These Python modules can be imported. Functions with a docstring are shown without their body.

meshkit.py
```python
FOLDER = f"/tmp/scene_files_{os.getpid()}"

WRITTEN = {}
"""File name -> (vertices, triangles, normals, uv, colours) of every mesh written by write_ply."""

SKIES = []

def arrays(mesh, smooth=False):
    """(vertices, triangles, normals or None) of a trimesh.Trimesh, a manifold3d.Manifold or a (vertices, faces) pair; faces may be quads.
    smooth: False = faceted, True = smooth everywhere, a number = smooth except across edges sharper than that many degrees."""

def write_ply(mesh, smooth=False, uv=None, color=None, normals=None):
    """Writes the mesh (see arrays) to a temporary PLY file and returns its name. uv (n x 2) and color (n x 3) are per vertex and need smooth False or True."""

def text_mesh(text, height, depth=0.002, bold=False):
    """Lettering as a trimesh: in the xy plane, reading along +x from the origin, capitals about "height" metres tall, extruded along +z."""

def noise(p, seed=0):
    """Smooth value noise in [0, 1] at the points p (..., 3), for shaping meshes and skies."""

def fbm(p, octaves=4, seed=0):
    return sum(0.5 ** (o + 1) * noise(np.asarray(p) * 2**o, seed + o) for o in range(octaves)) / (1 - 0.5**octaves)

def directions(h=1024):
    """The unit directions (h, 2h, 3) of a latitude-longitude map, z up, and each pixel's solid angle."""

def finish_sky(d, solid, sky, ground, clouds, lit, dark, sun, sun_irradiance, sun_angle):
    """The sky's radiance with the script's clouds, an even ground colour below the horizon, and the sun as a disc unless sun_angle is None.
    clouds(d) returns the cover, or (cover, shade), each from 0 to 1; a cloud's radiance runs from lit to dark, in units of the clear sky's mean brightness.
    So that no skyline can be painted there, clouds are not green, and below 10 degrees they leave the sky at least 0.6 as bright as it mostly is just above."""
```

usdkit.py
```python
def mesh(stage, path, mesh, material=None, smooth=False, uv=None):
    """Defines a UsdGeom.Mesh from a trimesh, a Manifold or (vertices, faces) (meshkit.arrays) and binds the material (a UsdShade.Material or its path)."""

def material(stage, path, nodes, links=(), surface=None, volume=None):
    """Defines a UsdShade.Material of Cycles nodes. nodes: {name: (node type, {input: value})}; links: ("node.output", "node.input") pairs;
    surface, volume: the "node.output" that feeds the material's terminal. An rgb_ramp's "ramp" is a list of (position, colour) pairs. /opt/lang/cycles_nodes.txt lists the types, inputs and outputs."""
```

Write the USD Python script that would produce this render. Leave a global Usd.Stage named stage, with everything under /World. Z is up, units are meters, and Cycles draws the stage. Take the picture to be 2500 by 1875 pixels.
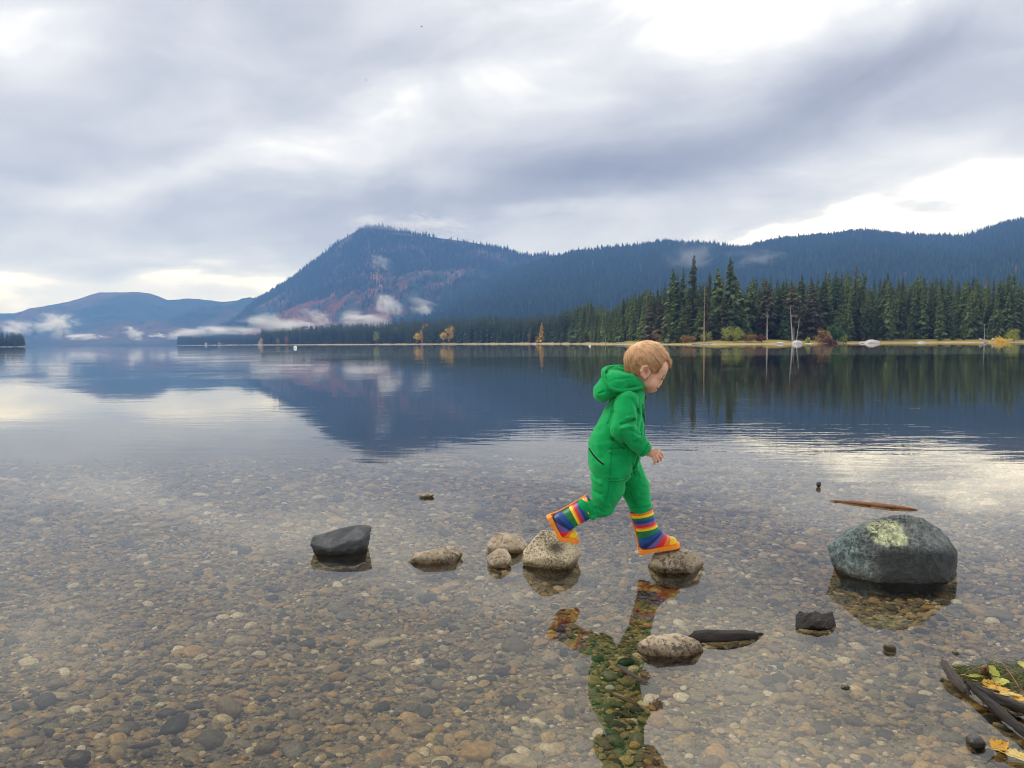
import math, random, numpy as np, trimesh, manifold3d, usdkit, meshkit
from pxr import Usd, UsdGeom, UsdLux, UsdShade, Gf, Sdf, Vt
from scipy.spatial import cKDTree

# ------------------------------------------------------------------ camera, sky, sun, exposure
stage = Usd.Stage.CreateInMemory()
UsdGeom.SetStageUpAxis(stage, 'Z')
UsdGeom.Xform.Define(stage, '/World')
UsdGeom.Scope.Define(stage, '/World/Looks')
EYE_HEIGHT = 0.95
FOCAL = 1853.0                                    # in units of a 2500 wide frame
PITCH, ROLL = math.radians(3.1), math.radians(0.38)
_f = np.array([0, math.cos(PITCH), -math.sin(PITCH)])
_u0 = np.array([0, math.sin(PITCH), math.cos(PITCH)])
_x = np.array([1.0, 0, 0])
RIGHT = math.cos(ROLL) * _x - math.sin(ROLL) * _u0
UP = math.cos(ROLL) * _u0 + math.sin(ROLL) * _x
EYE = np.array([0, 0, EYE_HEIGHT])
cam = UsdGeom.Camera.Define(stage, '/World/camera')
cam.CreateHorizontalApertureAttr(36.0)
cam.CreateFocalLengthAttr(36.0 * FOCAL / 2500.0)
cam.CreateClippingRangeAttr(Gf.Vec2f(0.05, 60000.0))
cam.CreateExposureAttr(0.45)
cam.AddTransformOp().Set(Gf.Matrix4d(*RIGHT, 0, *UP, 0, *(-_f), 0, *EYE, 1))

SUN_AZ, SUN_EL = math.radians(-78.0), math.radians(50.0)   # behind the cloud, to the viewer's left
SUN = np.array([math.sin(SUN_AZ) * math.cos(SUN_EL), math.cos(SUN_AZ) * math.cos(SUN_EL), math.sin(SUN_EL)])


def ray(px, py):
    d = _f + RIGHT * ((px - 1250) / FOCAL) - UP * ((py - 937.5) / FOCAL)
    return d / np.linalg.norm(d)


def on_level(px, py, z=0.0):
    d = ray(px, py)
    return EYE + d * ((z - EYE_HEIGHT) / d[2])


def at_depth(px, py, y):
    d = ray(px, py)
    return EYE + d * (y / d[1])


class Graph:
    """Collects shader nodes; values are numbers, tuples or 'node.output' names."""
    def __init__(self):
        self.nodes, self.links = {}, []

    def add(self, kind, out=None, **inputs):
        name = f"{kind}_{len(self.nodes)}"
        plain = {}
        for k, v in inputs.items():
            if isinstance(v, str) and '.' in v:
                self.links.append((v, f"{name}.{k}"))
            else:
                plain[k] = v
        self.nodes[name] = (kind, plain)
        return f"{name}.{out}" if out else name

    def m(self, kind, a, b=None, c=None, clamp=False):
        ins = {'math_type': kind, 'value1': a}
        if b is not None: ins['value2'] = b
        if c is not None: ins['value3'] = c
        if clamp: ins['use_clamp'] = True
        return self.add('math', 'value', **ins)

    def rng(self, v, a, b, c=0.0, d=1.0, kind='smoothstep'):
        return self.add('map_range', 'result', range_type=kind, value=v, from_min=a, from_max=b, to_min=c, to_max=d, clamp=True)

    def ramp(self, v, stops, interpolate=True):
        return self.add('rgb_ramp', 'color', fac=v, ramp=stops, interpolate=interpolate)

    def mix(self, f, a, b, kind='mix'):
        return self.add('mix_color', 'result', blend_type=kind, fac=f, a=a, b=b, use_clamp=True)

    def noise(self, vec, scale, detail=4, rough=0.5, dist=0.0, out='fac'):
        return self.add('noise_texture', out, vector=vec, scale=float(scale), detail=float(detail), roughness=rough, distortion=dist)

    def scaled(self, vec, s, loc=(0, 0, 0)):
        return self.add('mapping', 'vector', vector=vec, scale=tuple(map(float, s)), location=tuple(map(float, loc)))

    def bump(self, h, dist, strength=1.0):
        return self.add('bump', 'normal', height=h, distance=float(dist), strength=float(strength))

    def material(self, name, surface=None, volume=None):
        return usdkit.material(stage, '/World/Looks/' + name, self.nodes, self.links, surface, volume)


def make_sky():
    g = Graph()
    gen = g.add('texture_coordinate', 'generated')
    sep = g.add('separate_xyz', vector=gen)
    x, y, z = sep + '.x', sep + '.y', sep + '.z'
    sky = g.add('sky_texture', 'color', sky_type='single_scattering', sun_disc=False, sun_elevation=SUN_EL, sun_rotation=SUN_AZ % (2 * math.pi))
    el = g.m('arcsine', z)
    az = g.m('arctan2', x, y)
    # a flat cloud deck seen in perspective
    inv = g.m('divide', 1.0, g.m('add', g.m('maximum', z, 0.0), 0.16))
    plane = g.add('combine_xyz', 'vector', x=g.m('multiply', x, inv), y=g.m('multiply', y, inv), z=0.0)
    big = g.noise(g.scaled(plane, (0.75, 1.5, 1), (3.1, 1.7, 0)), 1.0, 7, 0.52, 0.6)
    fine = g.noise(g.add('combine_xyz', 'vector', x=az, y=g.m('multiply_add', el, 2.0, g.m('multiply', az, -0.25)), z=0.0), 4.8, 8, 0.55, 0.5)
    v = g.m('add', 0.605, g.m('multiply', g.m('subtract', big, 0.5), 0.46))
    v = g.m('add', v, g.m('multiply', g.m('subtract', fine, 0.5), 0.85))
    wob = g.noise(plane, 1.3, 4, 0.55, 0.4, out='color')
    wsep = g.add('separate_color', color=wob)
    azw = g.m('add', az, g.m('multiply', g.m('subtract', wsep + '.r', 0.5), 0.22))
    elw = g.m('add', el, g.m('multiply', g.m('subtract', wsep + '.g', 0.5), 0.12))
    azel = g.add('combine_xyz', 'vector', x=azw, y=elw, z=0.0)
    # thinner and thicker parts of the deck, plus a glow added above the frame to brighten reflections (px, py in a 2212 wide frame, half sizes, tilt in degrees, brightness)
    for px, py, rx, ry, tilt, amp in (
            (1440, -20, 170, 34, 0, .12), (40, 80, 120, 70, 0, .42), (1980, 452, 310, 27, 12, .55), (1700, 505, 260, 20, 8, .34),
            (540, 600, 230, 30, 3, .34), (720, 290, 300, 34, 17, .17), (20, 645, 150, 34, -8, .34), (1080, 215, 300, 34, 20, .10),
            (330, 395, 170, 36, 20, .24), (1200, 60, 260, 60, 10, .02), (2150, 310, 240, 50, 15, .10), (1420, 470, 260, 34, 5, .16),
            (1640, 250, 640, 62, 15, -.21), (1350, 370, 330, 50, 16, -.22), (800, 430, 430, 48, 4, -.20), (110, 320, 270, 42, -3, -.16),
            (380, 165, 330, 52, 4, -.15), (60, 480, 200, 34, -5, -.10), (2000, 130, 330, 60, 14, -.14), (300, 560, 330, 22, 2, -.10),
            (900, 90, 260, 40, 8, -.06), (1750, -640, 620, 235, 0, 1.35), (450, -260, 520, 110, 4, -.16), (700, 640, 900, 60, 0, .12)):
        d = ray(px * 1.1302, py * 1.1302)
        k = 1.1302 / FOCAL * 1.25 / math.sqrt(0.8)
        q = g.add('mapping', 'vector', mapping_type='texture', vector=azel, location=(math.atan2(d[0], d[1]), math.asin(d[2]), 0.0), rotation=(0.0, 0.0, math.radians(tilt)), scale=(rx * k, ry * k, 1.0))
        r2 = g.add('vector_math', 'value', math_type='dot_product', vector1=q, vector2=q)
        v = g.m('multiply_add', g.m('power', math.exp(-1), r2), amp, v)
    v = g.m('multiply', g.m('maximum', v, 0.0), 1 / 2.4, clamp=True)
    cloud = g.ramp(v, [(x / 2.4, c) for x, c in ((0.0, (2.2, 2.3, 2.8)), (0.3, (3.15, 3.3, 3.9)), (0.48, (4.05, 4.25, 4.85)), (0.66, (5.05, 5.25, 5.8)), (0.85, (6.4, 6.55, 6.95)), (1.0, (8.8, 8.8, 8.8)), (1.6, (19.0, 18.6, 18.0)), (2.4, (40.0, 39.0, 37.5)))])
    warm = g.rng(el, 0.03, 0.24, 1.0, 0.0)
    cloud = g.mix(g.m('multiply', warm, 0.7), cloud, g.mix(1.0, cloud, (1.03, 1.01, 0.95), 'multiply'))
    cloud = g.add('vector_math', 'vector', math_type='scale', vector1=cloud, scale=g.rng(el, 0.4, 1.4, 1.0, 1.75))
    both = g.mix(0.96, sky, cloud)
    both = g.mix(g.rng(z, -0.03, 0.0), (0.8, 0.85, 0.8), both)
    bg = g.add('background_shader', 'background', color=both, strength=0.1)
    return g.material('sky', surface=bg)


sky = UsdLux.DomeLight.Define(stage, '/World/sky')
UsdShade.MaterialBindingAPI.Apply(sky.GetPrim()).Bind(make_sky())
sky.GetPrim().SetCustomDataByKey('kind', 'structure')
sun = UsdLux.DistantLight.Define(stage, '/World/sun')
sun.CreateIntensityAttr(0.4)
sun.CreateAngleAttr(30.0)
sun.CreateColorAttr(Gf.Vec3f(1.0, 0.95, 0.88))
UsdLux.LightAPI(sun.GetPrim()).CreateNormalizeAttr(True)
_zx = SUN
_xx = np.cross([0, 0, 1], _zx); _xx /= np.linalg.norm(_xx)
_yx = np.cross(_zx, _xx)
sun.AddTransformOp().Set(Gf.Matrix4d(*_xx, 0, *_yx, 0, *_zx, 0, 0, 0, 50, 1))

# ------------------------------------------------------------------ helpers
_taken = {}


def path_of(name, parent='/World'):
    key = f"{parent}/{name}"
    n = _taken.get(key, 0)
    _taken[key] = n + 1
    return key if n == 0 else f"{key}_{n:03d}"


def tag(prim, label=None, category=None, group=None, kind=None):
    p = prim.GetPrim() if hasattr(prim, 'GetPrim') else prim
    for k, v in (('label', label), ('category', category), ('group', group), ('kind', kind)):
        if v: p.SetCustomDataByKey(k, v)
    return prim


def put(name, mesh, material, parent='/World', smooth=False, var=None, label=None, category=None, group=None, kind=None):
    """One Mesh prim; var = {primvar: per-vertex array} needs smooth False or True."""
    parent = str(parent.GetPath()) if hasattr(parent, 'GetPath') else parent
    m = usdkit.mesh(stage, path_of(name, parent), mesh, material, smooth)
    for k, a in (var or {}).items():
        a = np.asarray(a, np.float32)
        if a.ndim == 1:
            UsdGeom.PrimvarsAPI(m).CreatePrimvar(k, Sdf.ValueTypeNames.FloatArray, 'vertex').Set(Vt.FloatArray.FromNumpy(a))
        else:
            UsdGeom.PrimvarsAPI(m).CreatePrimvar(k, Sdf.ValueTypeNames.Color3fArray, 'vertex').Set(Vt.Vec3fArray.FromNumpy(a))
    return tag(m, label, category, group, kind)


def group_xform(name, loc=(0, 0, 0), rotz=0.0, scale=None, parent='/World', **kw):
    x = UsdGeom.Xform.Define(stage, path_of(name, parent))
    x.AddTranslateOp().Set(Gf.Vec3d(*map(float, loc)))
    if rotz: x.AddRotateZOp().Set(math.degrees(rotz))
    if scale is not None: x.AddScaleOp().Set(Gf.Vec3f(*(map(float, scale if np.ndim(scale) else (scale,) * 3))))
    return tag(x, **kw)


def instancer(name, protos, pos, index, scales, quats, parent='/World', **kw):
    """protos: (mesh, material) pairs kept under the instancer."""
    parent = str(parent.GetPath()) if hasattr(parent, 'GetPath') else parent
    pi = UsdGeom.PointInstancer.Define(stage, path_of(name, parent))
    for k, parts in enumerate(protos):
        x = UsdGeom.Xform.Define(stage, f"{pi.GetPath()}/kind_{k:03d}")
        for q, (mesh, mat) in enumerate(parts):
            usdkit.mesh(stage, f"{x.GetPath()}/piece_{q:03d}", mesh, mat, False)
        pi.CreatePrototypesRel().AddTarget(x.GetPath())
    pi.CreatePositionsAttr(Vt.Vec3fArray.FromNumpy(np.asarray(pos, np.float32)))
    pi.CreateProtoIndicesAttr(Vt.IntArray.FromNumpy(np.asarray(index, np.int32)))
    pi.CreateScalesAttr(Vt.Vec3fArray.FromNumpy(np.asarray(scales, np.float32)))
    q = np.asarray(quats, float)
    pi.CreateOrientationsAttr(Vt.QuathArray([Gf.Quath(float(a), float(b), float(c), float(d)) for a, b, c, d in q]))
    return tag(pi, **kw)


def grid_mesh(P):
    """P (rows, cols, 3) -> vertices, faces (quads)."""
    r, c = P.shape[:2]
    i = np.arange(r * c).reshape(r, c)
    f = np.stack([i[:-1, :-1], i[:-1, 1:], i[1:, 1:], i[1:, :-1]], -1).reshape(-1, 4)
    return P.reshape(-1, 3), f


def zquat(a):
    a = np.asarray(a)
    return np.stack([np.cos(a / 2), 0 * a, 0 * a, np.sin(a / 2)], 1)


def tube(pts, radii, sides=8, seed=0, rough=0.0, caps=True):
    """A tube along pts with its own radius at each, optionally with irregular rings."""
    pts = np.asarray(pts, float)
    radii = np.broadcast_to(radii, len(pts)).astype(float)
    rs = np.random.default_rng(seed)
    t = np.gradient(pts, axis=0)
    t /= np.linalg.norm(t, axis=1, keepdims=True) + 1e-12
    ref = np.array([0, 0, 1.0]) if abs(t[0][2]) < 0.9 else np.array([1.0, 0, 0])
    rings = []
    prof = 1 + rough * rs.normal(size=sides)
    for p, d, r in zip(pts, t, radii):
        a = np.cross(d, ref); a /= np.linalg.norm(a)
        b = np.cross(d, a); ref = np.cross(a, d) if False else ref
        k = np.arange(sides) / sides * 2 * np.pi
        rr = r * (prof + rough * 0.4 * rs.normal(size=sides))
        rings.append(p + np.cos(k)[:, None] * rr[:, None] * a + np.sin(k)[:, None] * rr[:, None] * b)
    v = np.vstack(rings)
    f = []
    n = len(pts)
    for i in range(n - 1):
        for j in range(sides):
            j2 = (j + 1) % sides
            f += [[i * sides + j, (i + 1) * sides + j, (i + 1) * sides + j2], [i * sides + j, (i + 1) * sides + j2, i * sides + j2]]
    if caps:
        v = np.vstack([v, pts[0], pts[-1]])
        c0, c1 = len(v) - 2, len(v) - 1
        for j in range(sides):
            j2 = (j + 1) % sides
            f += [[c0, j, j2], [c1, (n - 1) * sides + j2, (n - 1) * sides + j]]
    return trimesh.Trimesh(v, np.array(f), process=False)


def spline(pts, n):
    from scipy.interpolate import CubicSpline
    pts = np.asarray(pts, float)
    s = np.concatenate([[0], np.cumsum(np.linalg.norm(np.diff(pts, axis=0), axis=1))])
    return CubicSpline(s, pts)(np.linspace(0, s[-1], n))


def simple(name, color, rough=0.7, var=0.15, scale=20.0, bump=0.0, bscale=None, spec=0.4, space='object', extra=None):
    """A principled material whose colour wanders a little; optional fine relief."""
    g = Graph()
    co = g.add('texture_coordinate', 'object') if space == 'object' else g.add('geometry', 'position')
    n = g.noise(co, scale, 5, 0.6)
    lo = tuple(c * (1 - var) for c in color)
    hi = tuple(min(1, c * (1 + var)) for c in color)
    col = g.ramp(n, [(0.3, lo), (0.7, hi)])
    ins = dict(base_color=col, roughness=rough, specular_ior_level=spec)
    if bump:
        ins['normal'] = g.bump(g.noise(co, bscale or scale * 3, 5, 0.6), bump)
    if extra: ins.update(extra)
    return g.material(name, g.add('principled_bsdf', 'BSDF', **ins))

# ------------------------------------------------------------------ lake bed, water
def bed_depth(x, y):
    x, y = np.asarray(x, float), np.asarray(y, float)
    d = 0.035 + 0.034 * (y - 1.5) - 0.012 * np.clip(x, -3, 3)
    d = d + 0.012 * np.clip(y - 4.5, 0, 12) + 0.016 * np.clip(y - 9, 0, 11) + 0.08 * np.clip(y - 20, 0, 30)
    d = np.where(y < 1.0, d - 0.05 * (1.0 - y), d)
    return np.clip(d, -1.6, 6.5)


def bed_z(x, y):
    x, y = np.asarray(x, float), np.asarray(y, float)
    p = np.stack([x * 1.4, y * 1.4, 0 * x], -1)
    n = (meshkit.fbm(p, 4, 5) - 0.5) * 0.05 * np.clip(1.2 - y / 30, 0, 1)
    return -bed_depth(x, y) + n


def make_bed():
    ys = np.concatenate([np.linspace(-40, -1, 20), np.linspace(-0.8, 9, 190), np.geomspace(9.2, 400, 80)])
    us = np.linspace(-1, 1, 220)
    Y, Uu = np.meshgrid(ys, us, indexing='ij')
    X = Uu * (4.0 + 1.1 * np.maximum(Y, 0) + 2.5 * np.maximum(-Y, 0))
    P = np.stack([X, Y, bed_z(X, Y)], -1)
    g = Graph()
    pos = g.add('geometry', 'position')
    sep = g.add('separate_xyz', vector=pos)
    flat = g.add('combine_xyz', 'vector', x=sep + '.x', y=sep + '.y', z=0.0)
    warp = g.add('vector_math', 'vector', math_type='multiply_add', vector1=g.noise(flat, 14, 2, out='color'), vector2=(0.03, 0.03, 0), vector3=flat)
    vor = g.add('voronoi_texture', feature='f1', vector=warp, scale=26.0)
    edge = g.add('voronoi_texture', feature='distance_to_edge', vector=warp, scale=26.0)
    vor2 = g.add('voronoi_texture', feature='f1', vector=warp, scale=85.0)
    stops = [(0.0, (.05, .048, .042)), (.2, (.13, .105, .07)), (.4, (.21, .165, .10)), (.55, (.085, .083, .075)), (.7, (.27, .21, .13)), (.85, (.17, .105, .06)), (1, (.34, .29, .21))]
    c1 = g.ramp(g.add('separate_color', color=vor + '.color') + '.r', stops)
    c2 = g.ramp(g.add('separate_color', color=vor2 + '.color') + '.g', stops)
    gap = g.rng(edge + '.distance', 0.02, 0.16)
    far = g.rng(sep + '.y', 4.5, 7.5)
    c1 = g.mix(1.0, c1, (1.35, 1.3, 1.2), 'multiply')
    cob = g.mix(gap, g.mix(1.0, c2, (.6, .55, .45), 'multiply'), c1)
    gravel = g.mix(g.rng(g.noise(flat, 5, 4), .35, .65, .2, .8), c2, (.17, .135, .09))
    col = g.mix(far, gravel, cob)
    silt = g.rng(sep + '.z', -0.20, -0.62)  # deep bed painted darker in place of light absorbed by the water
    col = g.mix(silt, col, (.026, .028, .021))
    h = g.m('add', g.m('multiply', g.m('multiply', gap, far), 0.018), g.m('multiply', vor2 + '.distance', -0.006))
    nrm = g.bump(h, 1.0)
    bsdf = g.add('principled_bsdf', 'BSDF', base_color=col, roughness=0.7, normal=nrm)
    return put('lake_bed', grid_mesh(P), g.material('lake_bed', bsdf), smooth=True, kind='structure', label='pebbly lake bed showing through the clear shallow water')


lake_bed = make_bed()


def make_water():
    g = Graph()
    pos = g.add('geometry', 'position')
    sep = g.add('separate_xyz', vector=pos)
    calm = g.noise(g.scaled(pos, (0.10, 0.16, 1), (2.3, 5.1, 0)), 1.0, 3, 0.5)
    dist = g.rng(sep + '.y', 3.0, 9.0)
    # ripples lie roughly across the view, patches of them between calm water
    r1 = g.noise(g.scaled(g.add('vector_rotate', 'vector', rotate_type='z_axis', vector=pos, angle=0.12), (1.1, 5.2, 1)), 1.0, 3, 0.45, 0.5)
    r2 = g.noise(g.scaled(g.add('vector_rotate', 'vector', rotate_type='z_axis', vector=pos, angle=-0.25), (4.0, 11.0, 1)), 1.0, 2, 0.5, 0.3)
    swell = g.noise(g.scaled(pos, (0.35, 0.9, 1)), 1.0, 2, 0.4)
    # rings that spread from where a stone went in, right of the walker
    dx, dy = g.m('subtract', sep + '.x', 2.2), g.m('subtract', sep + '.y', 9.5)
    rad = g.m('sqrt', g.m('add', g.m('multiply', dx, dx), g.m('multiply', dy, dy)))
    ring = g.m('multiply', g.m('sine', g.m('add', g.m('multiply', rad, 15.0), g.m('multiply', swell, 8.0))), g.m('exponent', g.m('multiply', g.m('multiply', g.m('subtract', rad, 4.2), g.m('subtract', rad, 4.2)), -0.35)))
    amp = g.m('multiply', g.rng(calm, 0.42, 0.62, 0.22, 1.0), dist)
    h = g.m('multiply', g.m('multiply', r1, 0.0030), amp)
    h = g.m('add', h, g.m('multiply', g.m('multiply', r2, 0.0007), amp))
    h = g.m('add', h, g.m('multiply', swell, 0.0020))
    h = g.m('add', h, g.m('multiply', ring, 0.00022))
    n = g.bump(h, 1.0)
    fr = g.add('fresnel', 'fac', IOR=1.5, normal=n)
    clear = g.add('transparent_bsdf', 'BSDF', color=(0.95, 0.93, 0.80))
    shine = g.add('glossy_bsdf', 'BSDF', color=(1, 1, 1), roughness=0.0, normal=n)
    mat = g.material('lake_water', g.add('mix_closure', 'closure', fac=fr, closure1=clear, closure2=shine))
    ys = [-30, 0, 3, 6, 12, 30, 100, 400, 1500, 4000, 8400]
    us = np.linspace(-1, 1, 9)
    P = np.array([[[u * (60 + abs(y) * 0.85), y, 0.0] for u in us] for y in ys])
    return put('lake_water', grid_mesh(P), mat, kind='structure', label='calm clear lake mirroring mountains, forest and clouds')


lake_water = make_water()

# ------------------------------------------------------------------ mountains and hills
def silhouette(points):
    a = np.array(points, float)
    return lambda px: np.interp(px, a[:, 0], a[:, 1])


def hill(name, px0, px1, cols, rows, sil, d_foot, d_ridge, z_foot, power, rough, colours, label, back=0.35):
    """Terrain from its foot up to a ridge of a given skyline, and down behind it. Returns (grid, function (i, j) -> point)."""
    pxs = np.linspace(px0, px1, cols)
    P = np.zeros((rows, cols, 3))
    t = np.linspace(0, 1 + back, rows)
    for j, px in enumerate(pxs):
        top = at_depth(px, sil(px), d_ridge(px))
        foot = at_depth(px, sil(px), d_foot(px)); foot[2] = z_foot
        z = np.where(t <= 1, foot[2] + (top[2] - foot[2]) * np.clip(t, 0, 1) ** power, top[2] - (t - 1) * (top[2] - z_foot) * 1.6)
        P[:, j, :2] = foot[:2] + (top[:2] - foot[:2]) * t[:, None]
        P[:, j, 2] = z
    q = P.copy(); q[..., 2] = 0
    span = np.clip(P[..., 2].max() - z_foot, 1, None)
    n = meshkit.fbm(q / rough[0], 6, rough[2]) - 0.5
    n2 = 0.5 - np.abs(meshkit.fbm(q / (rough[0] * 0.45), 5, rough[2] + 9) - 0.5) * 2
    lat = P[..., 0] / rough[0] * 1.9 + n * 1.2
    spur = 0.5 - np.abs(meshkit.fbm(np.stack([lat, np.broadcast_to(t[:, None] * .9, lat.shape), 0 * lat + rough[2]], -1), 4, rough[2] + 5) - .5) * 2
    n2 = n2 + (spur - .3) * 1.1
    w = np.clip(t, 0, None)[:, None] * np.clip(1.03 - t, 0.0, 1)[:, None] * 4
    P[..., 2] += (n * 1.5 + (n2 - 0.3) * 0.8) * rough[1] * w
    C = colours(P, t, pxs)
    g = Graph()
    col = g.add('attribute', 'color', attribute='tint')
    pos = g.add('geometry', 'position')
    k = g.noise(pos, 0.06, 6, 0.65)
    col = g.mix(1.0, col, g.ramp(k, [(.3, (.6, .6, .65)), (.7, (1.3, 1.3, 1.25))]), 'multiply')
    bsdf = g.add('principled_bsdf', 'BSDF', base_color=col, roughness=0.95, specular_ior_level=0.1)
    put(name, grid_mesh(P), g.material(name, bsdf), smooth=True, var={'tint': C.reshape(-1, 3)}, kind='structure', label=label)
    return P, t, pxs


FOREST = np.array([.018, .040, .030])
RUST = np.array([.135, .052, .030])


def blend(a, b, f):
    return a * (1 - f[..., None]) + b * f[..., None]


def main_colours(P, t, pxs):
    q = P.copy()
    n = meshkit.fbm(q / 260, 5, 31)
    n2 = meshkit.fbm(q / 70, 5, 41)
    px = pxs[None, :] + 0 * t[:, None]
    T = t[:, None] + 0 * px
    C = np.tile(FOREST, P.shape[:2] + (1,))
    low = np.clip((0.62 - T) / 0.35, 0, 1) * np.clip((1130 - px) / 240, 0, 1)
    n3 = meshkit.fbm(q / 24, 3, 47)
    f = np.clip((n - 0.46) * 5 + low * 0.8 - 0.35 + (n2 - .5) * 4 + (n3 - .5) * 3, 0, 1) * np.clip(low * 2.2, 0, 1)
    C = blend(C, RUST, f)
    C = blend(C, np.array([.11, .06, .05]), np.clip((n2 - .45) * 5, 0, 1) * 0.75 * (1 - f))
    gully = np.exp(-((px - 915 + 60 * (T - .55)) / 13) ** 2) * np.clip((0.85 - T) * 6, 0, 1) * np.clip((T - .25) * 8, 0, 1) * np.clip((n2 - .36) * 6, 0, 1)
    C = blend(C, np.array([.30, .15, .05]), np.clip(gully, 0, 1))
    scree = np.clip((n2 - .60) * 9, 0, 1) * np.clip((T - .35) * 5, 0, 1) * 0.5
    return blend(C, np.array([.13, .10, .10]), scree)


def green_colours(P, t, pxs):
    n = meshkit.fbm(P / 150, 5, 51)
    C = np.tile(FOREST * 1.1, P.shape[:2] + (1,))
    C = blend(C, np.array([.035, .055, .03]), np.clip((n - .5) * 5, 0, 1))
    n2 = meshkit.fbm(P / 45, 4, 61)
    return blend(C, np.array([.30, .22, .10]), np.clip((n2 - .70) * 14, 0, 1) * 0.8)


def far_colours(P, t, pxs):
    n = meshkit.fbm(P / 500, 5, 71)
    C = np.tile(FOREST, P.shape[:2] + (1,))
    return blend(C, np.array([.09, .06, .05]), np.clip((n - .50) * 6, 0, 1) * 0.8)


main_sil = silhouette([(440, 835), (520, 812), (559, 791), (590, 764), (622, 736), (655, 719), (703, 681), (736, 662), (764, 642), (785, 626), (805, 607), (825, 591), (854, 573), (878, 559), (895, 553), (922, 549), (985, 565), (1070, 578), (1110, 584), (1135, 588), (1167, 594), (1200, 603), (1232, 607), (1265, 620), (1297, 626), (1330, 622), (1363, 630), (1420, 640), (1600, 690)])
right_sil = silhouette([(860, 828), (950, 795), (1020, 768), (1100, 722), (1200, 684), (1300, 648), (1371, 630), (1408, 618), (1459, 613), (1521, 610), (1566, 605), (1612, 597), (1657, 598), (1702, 601), (1759, 605), (1804, 612), (1849, 602), (1900, 591), (1956, 585), (2007, 581), (2052, 576), (2098, 569), (2131, 570), (2177, 576), (2239, 581), (2295, 583), (2352, 583), (2403, 569), (2437, 557), (2465, 551), (2500, 542), (2700, 520)])
left_sil = silhouette([(-250, 790), (0, 763), (34, 764), (102, 750), (170, 738), (215, 724), (243, 714), (282, 711), (339, 711), (384, 719), (407, 727), (446, 724), (486, 723), (520, 730), (542, 737), (576, 734), (610, 729), (640, 733), (760, 745)])
lerp = lambda a, b, x0, x1: (lambda px: float(np.interp(px, [x0, x1], [a, b])))
MAIN = hill('main_mountain', 440, 1600, 420, 200, main_sil, lerp(2750, 2300, 440, 1400), lerp(4300, 3500, 440, 1000), -2.0, 1.0, (420, 60, 3), main_colours, 'tall dark blue mountain with rust brown lower slopes and cloud on its summit')
RIGHTH = hill('right_hills', 860, 2700, 460, 170, right_sil, lerp(1600, 900, 860, 2500), lerp(3100, 2500, 1000, 2500), 4.0, 1.05, (300, 26, 13), green_colours, 'long blue green forested ridge behind the lake on the right')
LEFTH = hill('far_mountains', -250, 760, 260, 120, left_sil, lambda p: 3700.0, lambda p: 5000.0, -2.0, 0.9, (700, 150, 23), far_colours, 'distant pale blue mountains beyond the far end of the lake')
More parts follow.
